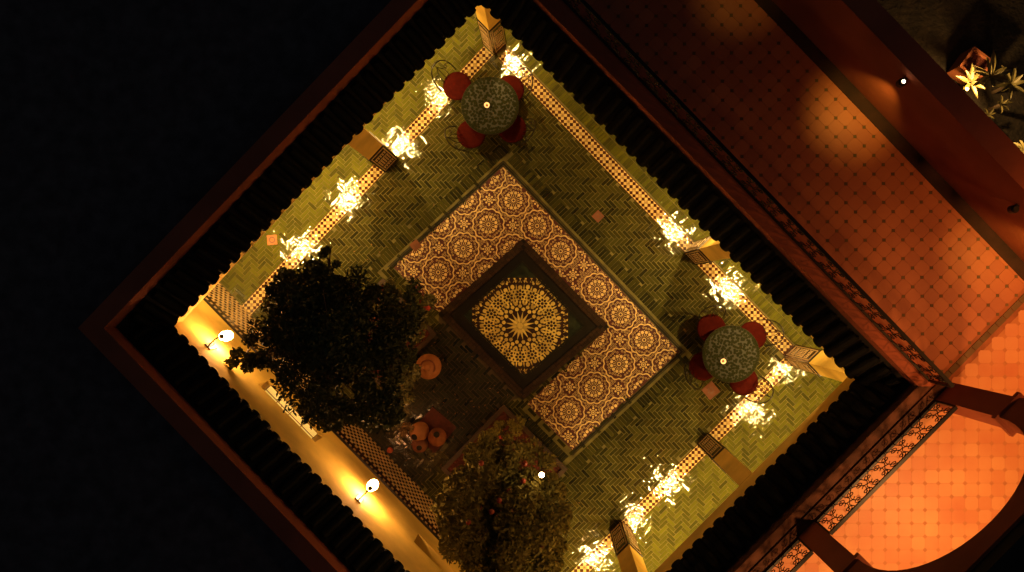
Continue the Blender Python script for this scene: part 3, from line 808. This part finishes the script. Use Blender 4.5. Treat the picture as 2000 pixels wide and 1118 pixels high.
# ------------------------------------------------------------------ wrought iron railings
def scroll_pts(c,r,turns,a0,dirn,Fm,w_,squ=1.0,n=16):
    pts=[]
    for i in range(n):
        f=i/(n-1); a=a0+dirn*turns*2*pi*f; rr=r*(1-.82*f); pts.append(Fm(c[0]+rr*math.cos(a),w_,c[1]+rr*math.sin(a)*squ))
    return pts
def railing(Fm,t0,t1,w_,z0,z1,lab,panel=.30,dense=1):
    o=empty('iron_railing',Fm((t0+t1)/2,w_,z0)); tag(o,lab,'railing','scrolled iron railings of the upper floor')
    m=MB(); m.box(Fm,t0,t1,w_-.02,w_+.02,z1-.03,z1); m.build('top_rail',M_IRON,o)
    m=MB(); m.box(Fm,t0,t1,w_-.014,w_+.014,z0,z0+.022); m.build('bottom_rail',M_IRON,o)
    for t in (t0,t1):
        m=MB(); m.box(Fm,t-.014,t+.014,w_-.014,w_+.014,z0+.022,z1-.03); m.build('end_post',M_IRON,o)
    k=max(1,round((t1-t0)/panel)); pw=(t1-t0)/k; hh=z1-z0; zm=(z0+z1)/2
    for i in range(k):
        c=t0+(i+.5)*pw; m=MB(); R_=.0062
        for s_ in(-1,1):
            # c-scroll pair
            for v in (-1,1):
                m.tube(scroll_pts((c+s_*pw*.27,zm+v*hh*.24),pw*.20,1.3,pi/2*v+ (0 if s_>0 else 0),s_*v,Fm,w_,1.0,18),R_,4)
            arc=[Fm(c+s_*(pw*.47-pw*.34*math.sin(pi*f)),w_,z0+.03+(hh-.06)*f) for f in [q/10 for q in range(11)]]
            m.tube(arc,R_,4)
        m.tube([Fm(c,w_,z0+.03),Fm(c-.03*1,w_,zm-.06),Fm(c,w_,zm),Fm(c+.03,w_,zm+.06),Fm(c,w_,z1-.03)],R_,4)
        m.tube([Fm(c-pw*.28,w_,zm),Fm(c-.05,w_,zm+.03),Fm(c+.05,w_,zm-.03),Fm(c+pw*.28,w_,zm)],R_,4)
        m.build('scroll_panel',M_IRON,o)
    return o
ne_t1=NE.inv(P(1822,742,4.0))[0]; rl_w=2.50-NE.d
railing(NE,-4.6,ne_t1,rl_w,3.955,4.55,'long iron railing along the terrace above the north east eave',.32)
# ------------------------------------------------------------------ the arcade (loggia) of the upper floor
ZS,ZC,ZW=5.40,6.60,6.86
sg=s_
def T(a,b): return (a,b) if sg>0 else (-b,-a)
arc_o=empty('arched_loggia',AR(0,0,ZT)); tag(arc_o,'upper floor loggia wall with horseshoe arches over a bright orange tiled floor','arcade')
opens=[(-4.2,-2.22),(-1.96,.04),(.30,2.30),(2.58,4.7)]
PD=.20
def mirror(x): return x if sg>0 else -x
solid=[(-7,-4.2),(-2.22,-1.96),(.04,.30),(2.30,2.58),(4.7,7)]
for (a,b) in solid:
    x,y=T(a,b); m=MB(); m.box(AR,x,y,0.0,PD,ZT,ZS); m.build('arcade_pier',M_PLAST2,arc_o)
    m=MB(); m.box(AR,x-.045,y+.045,-.03,PD+.03,ZS-.07,ZS); m.build('impost',M_PLAST2,arc_o)
m=MB()
for (a,b) in solid:
    x,y=T(a,b); m.box(AR,x,y,0,PD,ZS,ZW)
for (a,b) in opens:
    c=(a+b)/2; hw=(b-a)/2; K=28; prev=None
    pr=[]
    for i in range(K+1):
        an=pi-pi*i/K; 
        x=c+hw*math.cos(an); z=ZS+(ZC-ZS)*math.sin(an)**.92
        pr.append((mirror(x),z))
    for i in range(K):
        (x0,z0),(x1,z1)=pr[i],pr[i+1]
        vs=[AR(x0,0,z0),AR(x1,0,z1),AR(x1,0,ZW),AR(x0,0,ZW),AR(x0,PD,z0),AR(x1,PD,z1),AR(x1,PD,ZW),AR(x0,PD,ZW)]
        m.add(vs,[(0,1,2,3),(7,6,5,4),(0,4,5,1),(3,2,6,7)])
m.build('arch_wall',M_PLAST2,arc_o)
m=MB(); x,y=T(-7,7); m.box(AR,x,y,0.03,3.6,ZW,ZW+.16); tag(m.build('loggia_roof',M_ROOFB),kind='structure')
m=MB(); x,y=T(-7,7); m.box(AR,x,y,3.3,3.5,ZT,ZW); tag(m.build('loggia_back_wall',M_PLAST2),kind='structure')
for (a,b),lab in zip(opens[1:3],('iron railing in the arch at the bottom edge','iron railing before the bright floor of the big arch')):
    x,y=T(a,b); railing(AR,x+.01,y-.01,-.0+.02,3.99,4.49,lab,.285)
    m=MB()
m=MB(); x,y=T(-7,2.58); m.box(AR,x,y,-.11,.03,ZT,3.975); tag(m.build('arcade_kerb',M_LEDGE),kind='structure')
def point(name,loc,e,col,r,parent=None,lab=None):
    l=bpy.data.lights.new(name,'POINT'); l.energy=e; l.color=col; l.shadow_soft_size=r
    lo=bpy.data.objects.new(name,l); C.objects.link(lo)
    if parent: lo.parent=parent; lo.location=Vector(loc)-Vector(parent.location)
    else: lo.location=loc
    return lo
def hanging(loc,ztop,e,col,lab,grp,r=.05,spot=0,rl=.05,fill=0):
    o=empty('ceiling_lantern',loc); tag(o,lab,'ceiling lamp',grp); c=Vector((loc[0],loc[1],0)); z=loc[2]
    m=MB(); m.lathe([(.09,z+.0),(.095,z+.01),(.05,z+.09),(.015,z+.11),(.015,ztop-.01)],c,12); m.build('shade',M_IRON,o)
    if spot:
        l=bpy.data.lights.new('lamp_light','SPOT'); l.energy=e; l.color=col; l.shadow_soft_size=rl; l.spot_size=R(spot); l.spot_blend=1
        lo=bpy.data.objects.new('lamp_light',l); C.objects.link(lo); lo.parent=o; lo.location=(0,0,-.03)
        if fill: point('fill_light',(loc[0],loc[1],z-.04),fill,col,.04,o)  # omni fill added beside the spot to brighten wall, court and trees
    else: point('lamp_light',(loc[0],loc[1],z-.05),e,col,rl,o)
    return o
for (t,w_,k_,lb) in ((1.3,1.25,1,'hanging lamp under the loggia roof behind the big arch'),(-1.0,1.3,.8,'hanging lamp under the loggia roof behind the arch at the bottom edge'),(4.1,.40,.78,'hanging lamp under the loggia roof by the right edge')):
    p=AR(mirror(t),w_,6.3); hanging(p,ZW,LOGGIA_W*k_,LOGGIA_C if t<3 else (1,.33,.07),lb,'lamps under the loggia roof',rl=.14,spot=165)
# ------------------------------------------------------------------ gallery lamps: their glitter lies on the floor tiles
glints=[(860,188,.7),(783,285,1.25),(675,387,1.25),(592,485,1.0),(1008,128,1.25),(1315,452,1.25),(1424,566,1.2),(1535,722,.9),(1462,803,.8),(1305,945,1.2),(1237,1013,1.0),(1163,1087,1.25),(487,585,.35)]
glabs=['behind the first chair of the upper table','north east of the north west pillar','left of the north west pillar','by the top of the dark tree','at the top corner pillar','above the north east pillar','between the north east pillar and the right table','at the right corner pillar','below the right table','left of the south east pillar','beside the lowest pillar','at the bottom edge left of the lowest pillar','by the tiled dado at the left corner']
for (gx,gy,st),gl in zip(glints,glabs):
    lab_='hidden gallery lamp whose glitter lies '+gl
    g=P(gx,gy,0); h=2.72; L_=g*((H+h)/H); L_.z=h
    hanging(L_,3.1,LAMP_W*st,LAMP_C,lab_,'lamps under the gallery ceilings',rl=.04,spot=112,fill=26*st)
# ------------------------------------------------------------------ tables and chairs
def table(px,py,rad,lab,seed):
    c=P(px,py,.75); o=empty('round_table',(c.x,c.y,0)); tag(o,lab,'table')
    r_=random.Random(seed); cc=Vector((c.x,c.y,0))
    m=MB(); m.lathe([(rad-.03,.70),(rad,.712),(rad,.742),(rad-.006,.746)],cc,56); m.build('table_top',mat('table_bed',(.013,.014,.006),.6,.2),o)
    # crazy mosaic pieces on the top
    m=MB(); cell=.042; k=int(rad/cell)+1
    for i in range(-k,k+1):
        for j in range(-k,k+1):
            x,y=(i+r_.uniform(-.5,.5))*cell,(j+r_.uniform(-.5,.5))*cell
            if math.hypot(x,y)>rad-cell*.55: continue
            n=r_.choice((4,5,5,6)); a=r_.random()*6; s2=cell*.60
            pts=[cc+Vector((x+s2*r_.uniform(.8,1.05)*math.cos(a+2*pi*q/n),y+s2*r_.uniform(.8,1.05)*math.sin(a+2*pi*q/n),0)) for q in range(n)]
            m.prism(pts,.745,.7465+r_.random()*.003)
    n=int(2*pi*rad/.06)
    for q in range(n):
        a0_,a1_=2*pi*(q+.04)/n,2*pi*(q+.96)/n
        m.prism([cc+Vector((rr*math.cos(a),rr*math.sin(a),0)) for rr,a in ((rad-.045,a0_),(rad-.004,a0_),(rad-.004,a1_),(rad-.045,a1_))],.745,.7485)
    tag(m.build('top_mosaic',M_TABLE,o),kind='stuff')
    m=MB(); m.tube([cc+Vector((0,0,.06)),cc+Vector((0,0,.70))],.025,8); m.build('stem',M_IRON,o)
    for q in range(4):
        a=pi/4+pi/2*q; d=Vector((math.cos(a),math.sin(a),0)); m=MB(); m.tube([cc+Vector((0,0,.2)),cc+d*.12+Vector((0,0,.16)),cc+d*.24+Vector((0,0,.05)),cc+d*.30+Vector((0,0,.015))],.012,6); m.build('leg',M_IRON,o)
    return o
table(957,206.5,.447,'round green mosaic table in the top corner with a tea light at its middle',1)
table(1428,692,.442,'round green mosaic table on the right with a tea light near its lower edge',2)
def candle(px,py,lab):
    c=P(px,py,.78); cc=Vector((c.x,c.y,0)); z=.7495
    o=empty('tea_light_glass',(c.x,c.y,z)); tag(o,lab,'candle')
    m=MB(); pr=[(.026,z),(.036,z+.006),(.042,z+.055),(.038,z+.056),(.032,z+.012),(.02,z+.010)]
    m.lathe(pr,cc,20); m.build('glass_cup',M_CANDLE,o,smooth=True)
    m=MB(); m.lathe([(.018,z+.014),(.02,z+.026),(.004,z+.028)],cc,12); m.build('wax',mat('wax',(.30,.12,.05),.5,.1),o)
    return o
candle(951,206,'small glowing glass cup in the middle of the upper round table'); candle(1412.5,706,'small glowing glass cup on the right hand round table')
def chair_proto():
    o=empty('iron_chair',(0,0,0))
    m=MB(); pr=[(.0,.448),(.19,.446),(.218,.452),(.226,.466),(.215,.484),(.17,.494),(.0,.498)]
    pr=[(max(r,.001),z) for r,z in pr]
    m.lathe(pr,Vector((0,0,0)),36); m.build('cushion',M_RED,o,smooth=True)
    m=MB(); m.lathe([(.195,.425),(.215,.428),(.215,.444),(.195,.4445)],Vector((0,0,0)),28); m.build('seat_frame',M_IRON,o)
    for a in (45,135,225,315):
        d=Vector((math.cos(R(a)),math.sin(R(a)),0)); m=MB(); m.tube([d*.19+Vector((0,0,.43)),d*.205+Vector((0,0,.2)),d*.24+Vector((0,0,.0))],.009,6); m.build('leg',M_IRON,o)
    m=MB(); N=22; pts=[]
    for i in range(N+1):       # arched back, leaning out along +x
        a=pi*i/N; yy=.205*math.cos(a); zz=.44+.50*math.sin(a)**.7; pts.append(Vector((.17+.20*(zz-.44)/.5*1.0,yy,zz)))
    m.tube(pts,.0095,6)
    m.build('back_hoop',M_IRON,o)
    m=MB()
    B=lambda y,z:Vector((.17+.20*(z-.44)/.5,y,z))
    for s in(-1,1):
        m.tube([B(s*.06,.44),B(s*.075,.6),B(s*.05,.74),B(0,.86)],.0065,5)
        sp=[]
        for i in range(16):
            f=i/15; a=f*2.6*pi; rr=.05*(1-.75*f); sp.append(B(s*(.12)+rr*math.cos(a)*s,.70+rr*math.sin(a)))
        m.tube(sp,.006,5)
    m.tube([B(0,.44),B(0,.93)],.0065,5)
    m.build('back_scrolls',M_IRON,o)
    m=MB(); rg=[Vector((.19*math.cos(2*pi*i/24),.19*math.sin(2*pi*i/24),.17)) for i in range(25)]; m.tube(rg,.006,5); m.build('stretcher',M_IRON,o)
    return o
proto=chair_proto(); first=[True]
def chair(px,py,dx,dy,lab,grp):
    c=P(px,py,.48)
    if first[0]: o=proto; first[0]=False
    else:
        o=proto.copy(); C.objects.link(o)
        for ch in proto.children:
            q=ch.copy(); C.objects.link(q); q.parent=o; q.matrix_parent_inverse=Matrix.Identity(4)
    for ch in o.children: ch.matrix_parent_inverse=Matrix.Identity(4)
    o.location=(c.x,c.y,0); o.rotation_euler=(0,0,math.atan2(-dy,dx)); tag(o,lab,'chair',grp); return o
chair(893,168,-.72,-.50,'red cushioned iron chair on the upper left of the upper table','chairs round the upper table')
chair(996,175,.93,-.35,'red cushioned iron chair under the upper right rim of the upper table beside the glitter','chairs round the upper table')
chair(920,262,-.85,.35,'red cushioned iron chair at the lower left of the upper table','chairs round the upper table')
chair(1000,251,.85,.25,'shaded red cushioned iron chair at the lower right of the upper table','chairs round the upper table')
chair(1390,642,-.05,-1,'red cushioned iron chair at the upper left of the right table','chairs round the right table')
chair(1470,656,.95,-.25,'red cushioned iron chair between the right table and the checkered border','chairs round the right table')
chair(1374,716,-.75,.6,'dark shaded red chair on the left of the right table','chairs round the right table')
chair(1453,745,.85,.55,'red cushioned iron chair below the right table with its hoop over the border','chairs round the right table')
# ------------------------------------------------------------------ terracotta floor drains
def drain(px,py,s,rot,lab,hole=True,m_=M_TERRA2):
    c=P(px,py,0); o=empty('drain_cover',(c.x,c.y,0)); tag(o,lab,'drain cover'); cc=Vector((c.x,c.y,0))
    pts=[cc+Vector((s*math.cos(rot+pi/4+pi/2*q),s*math.sin(rot+pi/4+pi/2*q),0)) for q in range(4)]
    MB().prism(pts,.0,.0175).build('plate',m_,o)
    if hole:
        m=MB(); K=20
        for q in range(K):
            a,b=2*pi*q/K,2*pi*(q+1)/K; m.prism([cc+Vector((rr*math.cos(x),rr*math.sin(x),0)) for rr,x in ((.034,a),(.052,a),(.052,b),(.034,b))],.0175,.0205)
        m.build('ring',mat('drain_ring',(.16,.06,.03),.5,.2),o)
    return o
drain(532,469,.115,R(5),'square orange terracotta drain cover with a dark ring in the left gallery')
M_DR = mat('brown_clay',(.19,.06,.022),.7,.2)
drain(1168,423,.105,R(45),'brown diamond shaped drain cover with a ring on the green court tiles',m_=M_DR)
drain(812,480,.105,R(40),'plain terracotta square set at the upper left edge of the carpet',False,M_DR)
drain(1388,763,.155,R(40),'terracotta drain cover half hidden below the right table',m_=M_DR)
# ------------------------------------------------------------------ terracotta pots
def pot_pouf():
    c=P(836,717,.3); cc=Vector((c.x,c.y,0)); o=empty('terracotta_urn',(c.x,c.y,0)); tag(o,'large round terracotta urn with a small spout standing alone between the tree and basin','urn')
    m=MB(); m.lathe([(.10,.0),(.15,.02),(.195,.15),(.205,.24),(.19,.32),(.14,.38),(.09,.41),(.055,.42),(.05,.44),(.06,.455),(.03,.46)],cc,36); m.build('body',M_TERRA2,o,smooth=True)
    m=MB(); m.tube([cc+Vector((-.17,.03,.30)),cc+Vector((-.215,.0,.34)),cc+Vector((-.24,-.01,.38))],.028,10,r2=.018); m.build('spout',M_TERRA2,o,smooth=True)
    m=MB(); pts=[cc+Vector((.125*math.cos(a)*(1-.1*f),.125*math.sin(a)*(1-.1*f),.40+.012*f)) for f,a in [(i/14,-.6+3.4*i/14) for i in range(15)]]; m.tube(pts,.012,6); m.build('handle',M_TERRA,o,smooth=True)
    return o
pot_pouf()
def jar(px,py,rr,h,tx,ty,lab,m_):
    c=P(px,py,.2); cc=Vector((c.x,c.y,0)); o=empty('clay_jar',(c.x,c.y,.018)); tag(o,lab,'jar','clay jars by the bed')
    Mx=Matrix.Rotation(tx,3,'X')@Matrix.Rotation(ty,3,'Y')
    pr=[(.5,.0),(.62,.03),(.9,.25),(1.0,.48),(.92,.68),(.6,.85),(.36,.92),(.34,.97),(.42,1.0),(.34,1.0)]
    cz=cc+Vector((0,0,.02+abs(math.sin(tx)+math.sin(ty))*rr*.5))
    m=MB(); m.lathe([(rr*a,h*b) for a,b in pr],cz,28,M=Mx); m.build('body',m_,o,smooth=True)
    m=MB(); m.lathe([(rr*.33,h*1.002),(rr*.001,h*1.003)],cz,16,M=Mx); m.build('mouth_shade',M_HOLE_SHADE,o)  # flat dark disc paints the shade inside the jar
    return o
jar(824,838,.155,.36,R(18),R(-16),'pale clay jar with a dark mouth at the top of the cluster of three',M_TERRA2)
jar(853,862,.15,.36,R(-22),R(3),'brown clay jar with a wide dark mouth at the right of the cluster',M_TERRA)
jar(818,866,.13,.30,R(10),R(5),'smallest darkest clay jar at the lower left of the cluster',mat('dark_clay',(.2,.07,.035),.7,.2))
c=P(760.5,881,.1); o=MB().lathe([(.001,.0),(.03,.01),(.05,.045),(.045,.08),(.02,.1),(.001,.102)],Vector((c.x,c.y,0)),16).build('clay_ball',mat('red_clay',(.5,.09,.04),.6,.1),smooth=True); tag(o,'small red clay ball on the dark floor beside the dado','ball')
MB_=MB().prism([P(845,795),P(892,835),P(850,885),P(800,845)],.004,.018); o=MB_.build('red_mat',mat('red_mat',(.09,.016,.01),.85,.25,nscale=20)); tag(o,'red square mat under the clay jars','mat')
# no lamp is set by the jars
# ------------------------------------------------------------------ trees and shrubs
def leafcloud(blobs,n,size,seed,flat_=.6,shell=.35):
    r_=random.Random(seed); m=MB(); tot=sum(b[3]**2 for b in blobs)
    for (px,py,z,rp) in blobs:
        c=P(px,py,z); rad=rp*(H-z)/F; k=int(n*rp**2/tot)
        # sub clumps so the crown has light and dark masses and gaps
        cl=[]
        for _ in range(max(4,int(rp/5))):
            d=Vector((r_.gauss(0,1),r_.gauss(0,1),r_.gauss(0,1))).normalized()*rad*(shell+(1-shell)*r_.random()**.5); d.z*=flat_; cl.append((c+d,rad*r_.uniform(.26,.50)))
        for _ in range(k):
            cc,cr=r_.choice(cl)
            d=Vector((r_.gauss(0,1),r_.gauss(0,1),r_.gauss(0,1))); d=d.normalized()*cr*r_.random()**.4; p=cc+d
            if p.z<.1: continue
            s=size*r_.uniform(.6,1.25); u=Vector((r_.gauss(0,1),r_.gauss(0,1),r_.gauss(0,.5))).normalized(); v=u.cross(Vector((r_.gauss(0,.5),r_.gauss(0,.5),1))).normalized(); nn=u.cross(v)
            m.add([p-u*s,p+v*s*.42-nn*s*.12,p+u*s+nn*s*-.15,p-v*s*.42-nn*s*.12],[(0,1,2),(0,2,3)])
    return m
def tree(name,lab,base,blobs,n,size,seed,lm,trunk_r=.09,fork=1.4):
    b=P(*base,0); o=empty(name,(b.x,b.y,.04)); tag(o,lab,'tree')
    m=leafcloud(blobs,n,size,seed); m.build('crown',lm,o)
    m=MB(); top=Vector((b.x+.08,b.y-.05,fork)); m.tube([Vector((b.x,b.y,.03)),Vector((b.x+.03,b.y,.5)),Vector((b.x+.05,b.y-.02,1.0)),top],trunk_r,10,r2=trunk_r*.7); m.build('trunk',M_BARK,o,smooth=True)
    r_=random.Random(seed)
    for (px,py,z,rp) in blobs:
        c=P(px,py,z); mid=(top+c)/2+Vector((r_.uniform(-.1,.1),r_.uniform(-.1,.1),-.05)); m=MB(); m.tube([top-Vector((0,0,.1)),mid,c],trunk_r*.45,6,r2=.012)
        for _ in range(4):
            e=c+Vector((r_.gauss(0,1),r_.gauss(0,1),r_.gauss(0,.6)))*rp*.0035; m.tube([mid+(c-mid)*r_.uniform(.3,.9),e],.014,5,r2=.005)
        m.build('limb',M_BARK,o)
    return o
B1=[(600,565,2.9,62),(560,590,2.7,45),(690,565,2.7,62),(640,640,3.2,105),(735,640,2.8,80),(560,660,2.8,62),(640,740,3.1,88),(730,750,2.8,72),(660,800,2.6,42),(612,790,2.5,34),(510,690,2.9,36),(472,702,2.62,26),(447,712,2.6,12),(520,715,2.5,16),(790,590,2.2,42),(640,505,2.6,22),(555,545,2.6,22),(765,800,2.2,30),(775,695,2.2,50)]
t1=tree('courtyard_tree','large dense dark green tree covering the left part of the court',(700,652),B1,30000,.037,21,M_LEAF1)
B2=[(960,930,2.2,60),(1020,930,2.1,60),(900,985,2.3,50),(965,1000,2.6,80),(1045,1010,2.4,75),(925,1060,2.5,70),(1010,1080,2.6,80),(1060,1075,2.2,46),(890,1040,2.2,40),(1065,960,1.9,42),(1078,1015,1.8,32),(870,1000,2.1,24),(985,895,1.9,34)]
t2=tree('fruit_tree','olive green fruit tree with red fruits at the bottom of the court',(985,925),B2,34000,.041,22,M_LEAF2,.07,1.2)
rf=random.Random(31)
fruits=[(937,992),(1022,940),(975,978),(940,905),(980,980),(1058,1068),(1025,905),(960,1000),(995,960),(915,1020)]
fm_=MB().lathe([(.001,-.036),(.022,-.03),(.036,-.008),(.036,.01),(.022,.03),(.001,.036)],Vector((0,0,0)),10)
fme=bpy.data.meshes.new('fruit'); fme.from_pydata(fm_.v,[],fm_.f); fme.materials.append(M_ORANGE)
for p_ in fme.polygons: p_.use_smooth=True
for (x,y) in fruits:
    z=rf.uniform(2.6,3.0); p=P(x,y,z); piece('fruit',fme,t2,(p.x-t2.location.x,p.y-t2.location.y,z-t2.location.z))
def shrub(name,lab,blobs,n,size,seed,lm,flowers=0):
    c=P(blobs[0][0],blobs[0][1],0); o=empty(name,(c.x,c.y,.04)); tag(o,lab,'shrub')
    leafcloud(blobs,n,size,seed,.8).build('foliage',lm,o)
    m=MB()
    for b in blobs: q=P(b[0],b[1],b[2]); m.tube([Vector((c.x,c.y,.03)),(Vector((c.x,c.y,.1))+q)/2,q],.012,5)
    m.build('stems',M_BARK,o)
    r_=random.Random(seed)
    for _ in range(flowers):
        b=r_.choice(blobs); q=P(b[0]+r_.uniform(-1,1)*b[3]*.7,b[1]+r_.uniform(-1,1)*b[3]*.7,b[2]+b[3]*.006); m=MB()
        for k in range(5):
            a=2*pi*k/5; d=Vector((math.cos(a),math.sin(a),0)); s=Vector((-d.y,d.x,0)); m.add([q,q+d*.025+s*.018+Vector((0,0,.01)),q+d*.05+Vector((0,0,.014)),q+d*.025-s*.018+Vector((0,0,.01))],[(0,1,2,3)])
        m.build('flower',M_FLOW,o)
    return o
shrub('flowering_shrub','leafy shrub with red flowers on the right side of the dark tree',[(780,640,.9,40),(815,610,.8,32),(765,600,1.0,34),(770,575,.9,24),(835,595,.7,17)],3800,.045,41,M_LEAF3,7)
shrub('flowering_shrub','broad leaved shrub at the lower right of the dark tree',[(785,745,1.0,36),(765,780,1.0,28),(745,800,1.0,24)],2200,.05,42,M_LEAF3)
shrub('low_shrub','feathery low plant in the red bed above the fruit tree',[(985,845,.5,30),(960,860,.45,22),(1005,830,.4,18)],2000,.028,43,M_LEAF2,2)
shrub('low_shrub','small dark plant between the clay jars and the left tree',[(800,850,.25,18),(790,835,.2,14)],500,.03,44,mat('tan_leaf',(.22,.12,.04),.5,.3,island=.5))
# garden lamp in the fruit tree's bed
c=P(1058,928,2.7); gz=c.z; o=empty('garden_globe',(c.x,c.y,0)); tag(o,'small bright white globe lamp on a stake at the edge of the fruit tree','garden lamp')
MB().tube([Vector((c.x,c.y,.03)),Vector((c.x,c.y,gz-.05))],.01,6).build('stake',M_IRON,o)
MB().lathe([(.001,gz-.05),(.022,gz-.04),(.036,gz-.0),(.025,gz+.03),(.001,gz+.04)],Vector((c.x,c.y,0)),16).build('globe',mat('globe_glass',(.9,.7,.4),.4,0,emit=(1,.62,.25),estr=45),o,smooth=True)
# ------------------------------------------------------------------ garden beyond the terrace wall
def agave(px,py,z,n,L,seed,lab,m_=M_LEAFG,el=(.2,1.1)):
    c=P(px,py,z); o=empty('garden_plant',(c.x,c.y,-.05)); tag(o,lab,'plant'); r_=random.Random(seed)
    MB().tube([Vector((c.x,c.y,-.05)),Vector((c.x,c.y,z))],.03,6).build('stem',M_BARK,o)
    for k in range(n):
        a=2*pi*k/n+r_.uniform(-.3,.3); e=r_.uniform(*el); d=Vector((math.cos(a)*math.cos(e),math.sin(a)*math.cos(e),math.sin(e))); s=Vector((-math.sin(a),math.cos(a),0)); up=s.cross(d)*-1
        l=L*.72*r_.uniform(.7,1.1); w_=l*.11; m=MB(); pts=[]
        for i in range(5):
            f=i/4; q=Vector((c.x,c.y,z))+d*l*f+Vector((0,0,-.25*l*f*f)); ww=w_*(math.sin(pi*(.12+.86*f))); pts+= [q+s*ww,q+Vector((0,0,-.02)),q-s*ww]
        m.add(pts,[(3*i,3*i+1,3*i+4,3*i+3) for i in range(4)]+[(3*i+1,3*i+2,3*i+5,3*i+4) for i in range(4)]); m.build('leaf',m_,o)
    return o
agave(1896,162,.5,9,.42,51,'brightly lit broad leaved plant just beyond the terrace wall')
agave(1935,150,.7,10,.55,52,'spiky plant with long pale leaves right of the lit planter')
agave(1975,165,.5,8,.45,53,'dim spiky plant at the right edge beyond the wall')
agave(1955,205,.3,7,.30,54,'small dim plant below the spiky plants beyond the wall')
agave(2000,292,.5,9,.40,55,'lit plant cut by the right edge beyond the wall')
agave(1930,225,.2,6,.22,56,'smallest plant in the dark garden beyond the wall')
c=P(1908,125,.4); Fp=rot_frame((c.x,c.y,0),(.6,.8,0))
o=empty('planter_box',(c.x,c.y,0)); tag(o,'square tan planter in the dark garden beyond the terrace wall','planter')
m=MB(); m.box(Fp,-.2,.2,-.2,-.16,-.05,.4); m.box(Fp,-.2,.2,.16,.2,-.05,.4); m.box(Fp,-.2,-.16,-.16,.16,-.05,.4); m.box(Fp,.16,.2,-.16,.16,-.05,.4); m.build('sides',M_TERRA,o)
m=MB(); m.box(Fp,-.16,.16,-.16,.16,0,.34); m.build('soil',M_SOIL,o)
for (x,y,e) in ((1893,172,95),(1999,300,22)):
    c=P(x,y,.72); o=empty('garden_spotlight',(c.x,c.y,0)); tag(o,'small spotlight on a stake beyond the wall '+('under the broad lit leaves' if x<1950 else 'by the plant cut by the right edge'),'garden lamp','garden spotlights beyond the wall')
    MB().tube([Vector((c.x,c.y,-.05)),Vector((c.x,c.y,.62))],.012,6).build('stake',M_IRON,o); MB().lathe([(.02,.62),(.03,.64),(.03,.66)],Vector((c.x,c.y,0)),10).build('head',M_IRON,o)
    point('garden_light',(c.x,c.y,.74),e,(1,.55,.16),.04,o)
# the setting carries no label of its own
for o in C.objects:
    if o.name.startswith(('checker_border','arcade_beam','parapet')):
        for k in ('label','category','group'):
            if k in o: del o[k]

# ------------------------------------------------------------------ fallen leaves
r8=random.Random(77); m=MB()
for _ in range(170):
    bx,by,sg_=r8.choice(((700,652,130),(985,960,110),(900,800,60)))
    p=P(bx+r8.gauss(0,sg_),by+r8.gauss(0,sg_),.014)
    if not inside(p,court) or inside(p,rug) : continue
    a=r8.random()*6.3; u=Vector((math.cos(a),math.sin(a),0)); v=Vector((-u.y,u.x,0)); q=.022*r8.uniform(.6,1.2)
    m.add([p-u*q,p+v*q*.4+Vector((0,0,.006)),p+u*q,p-v*q*.4+Vector((0,0,.002))],[(0,3,2,1)])
tag(m.build('fallen_leaves',mat('dry_leaf',(.20,.10,.03),.8,.4,island=.8)),kind='stuff')
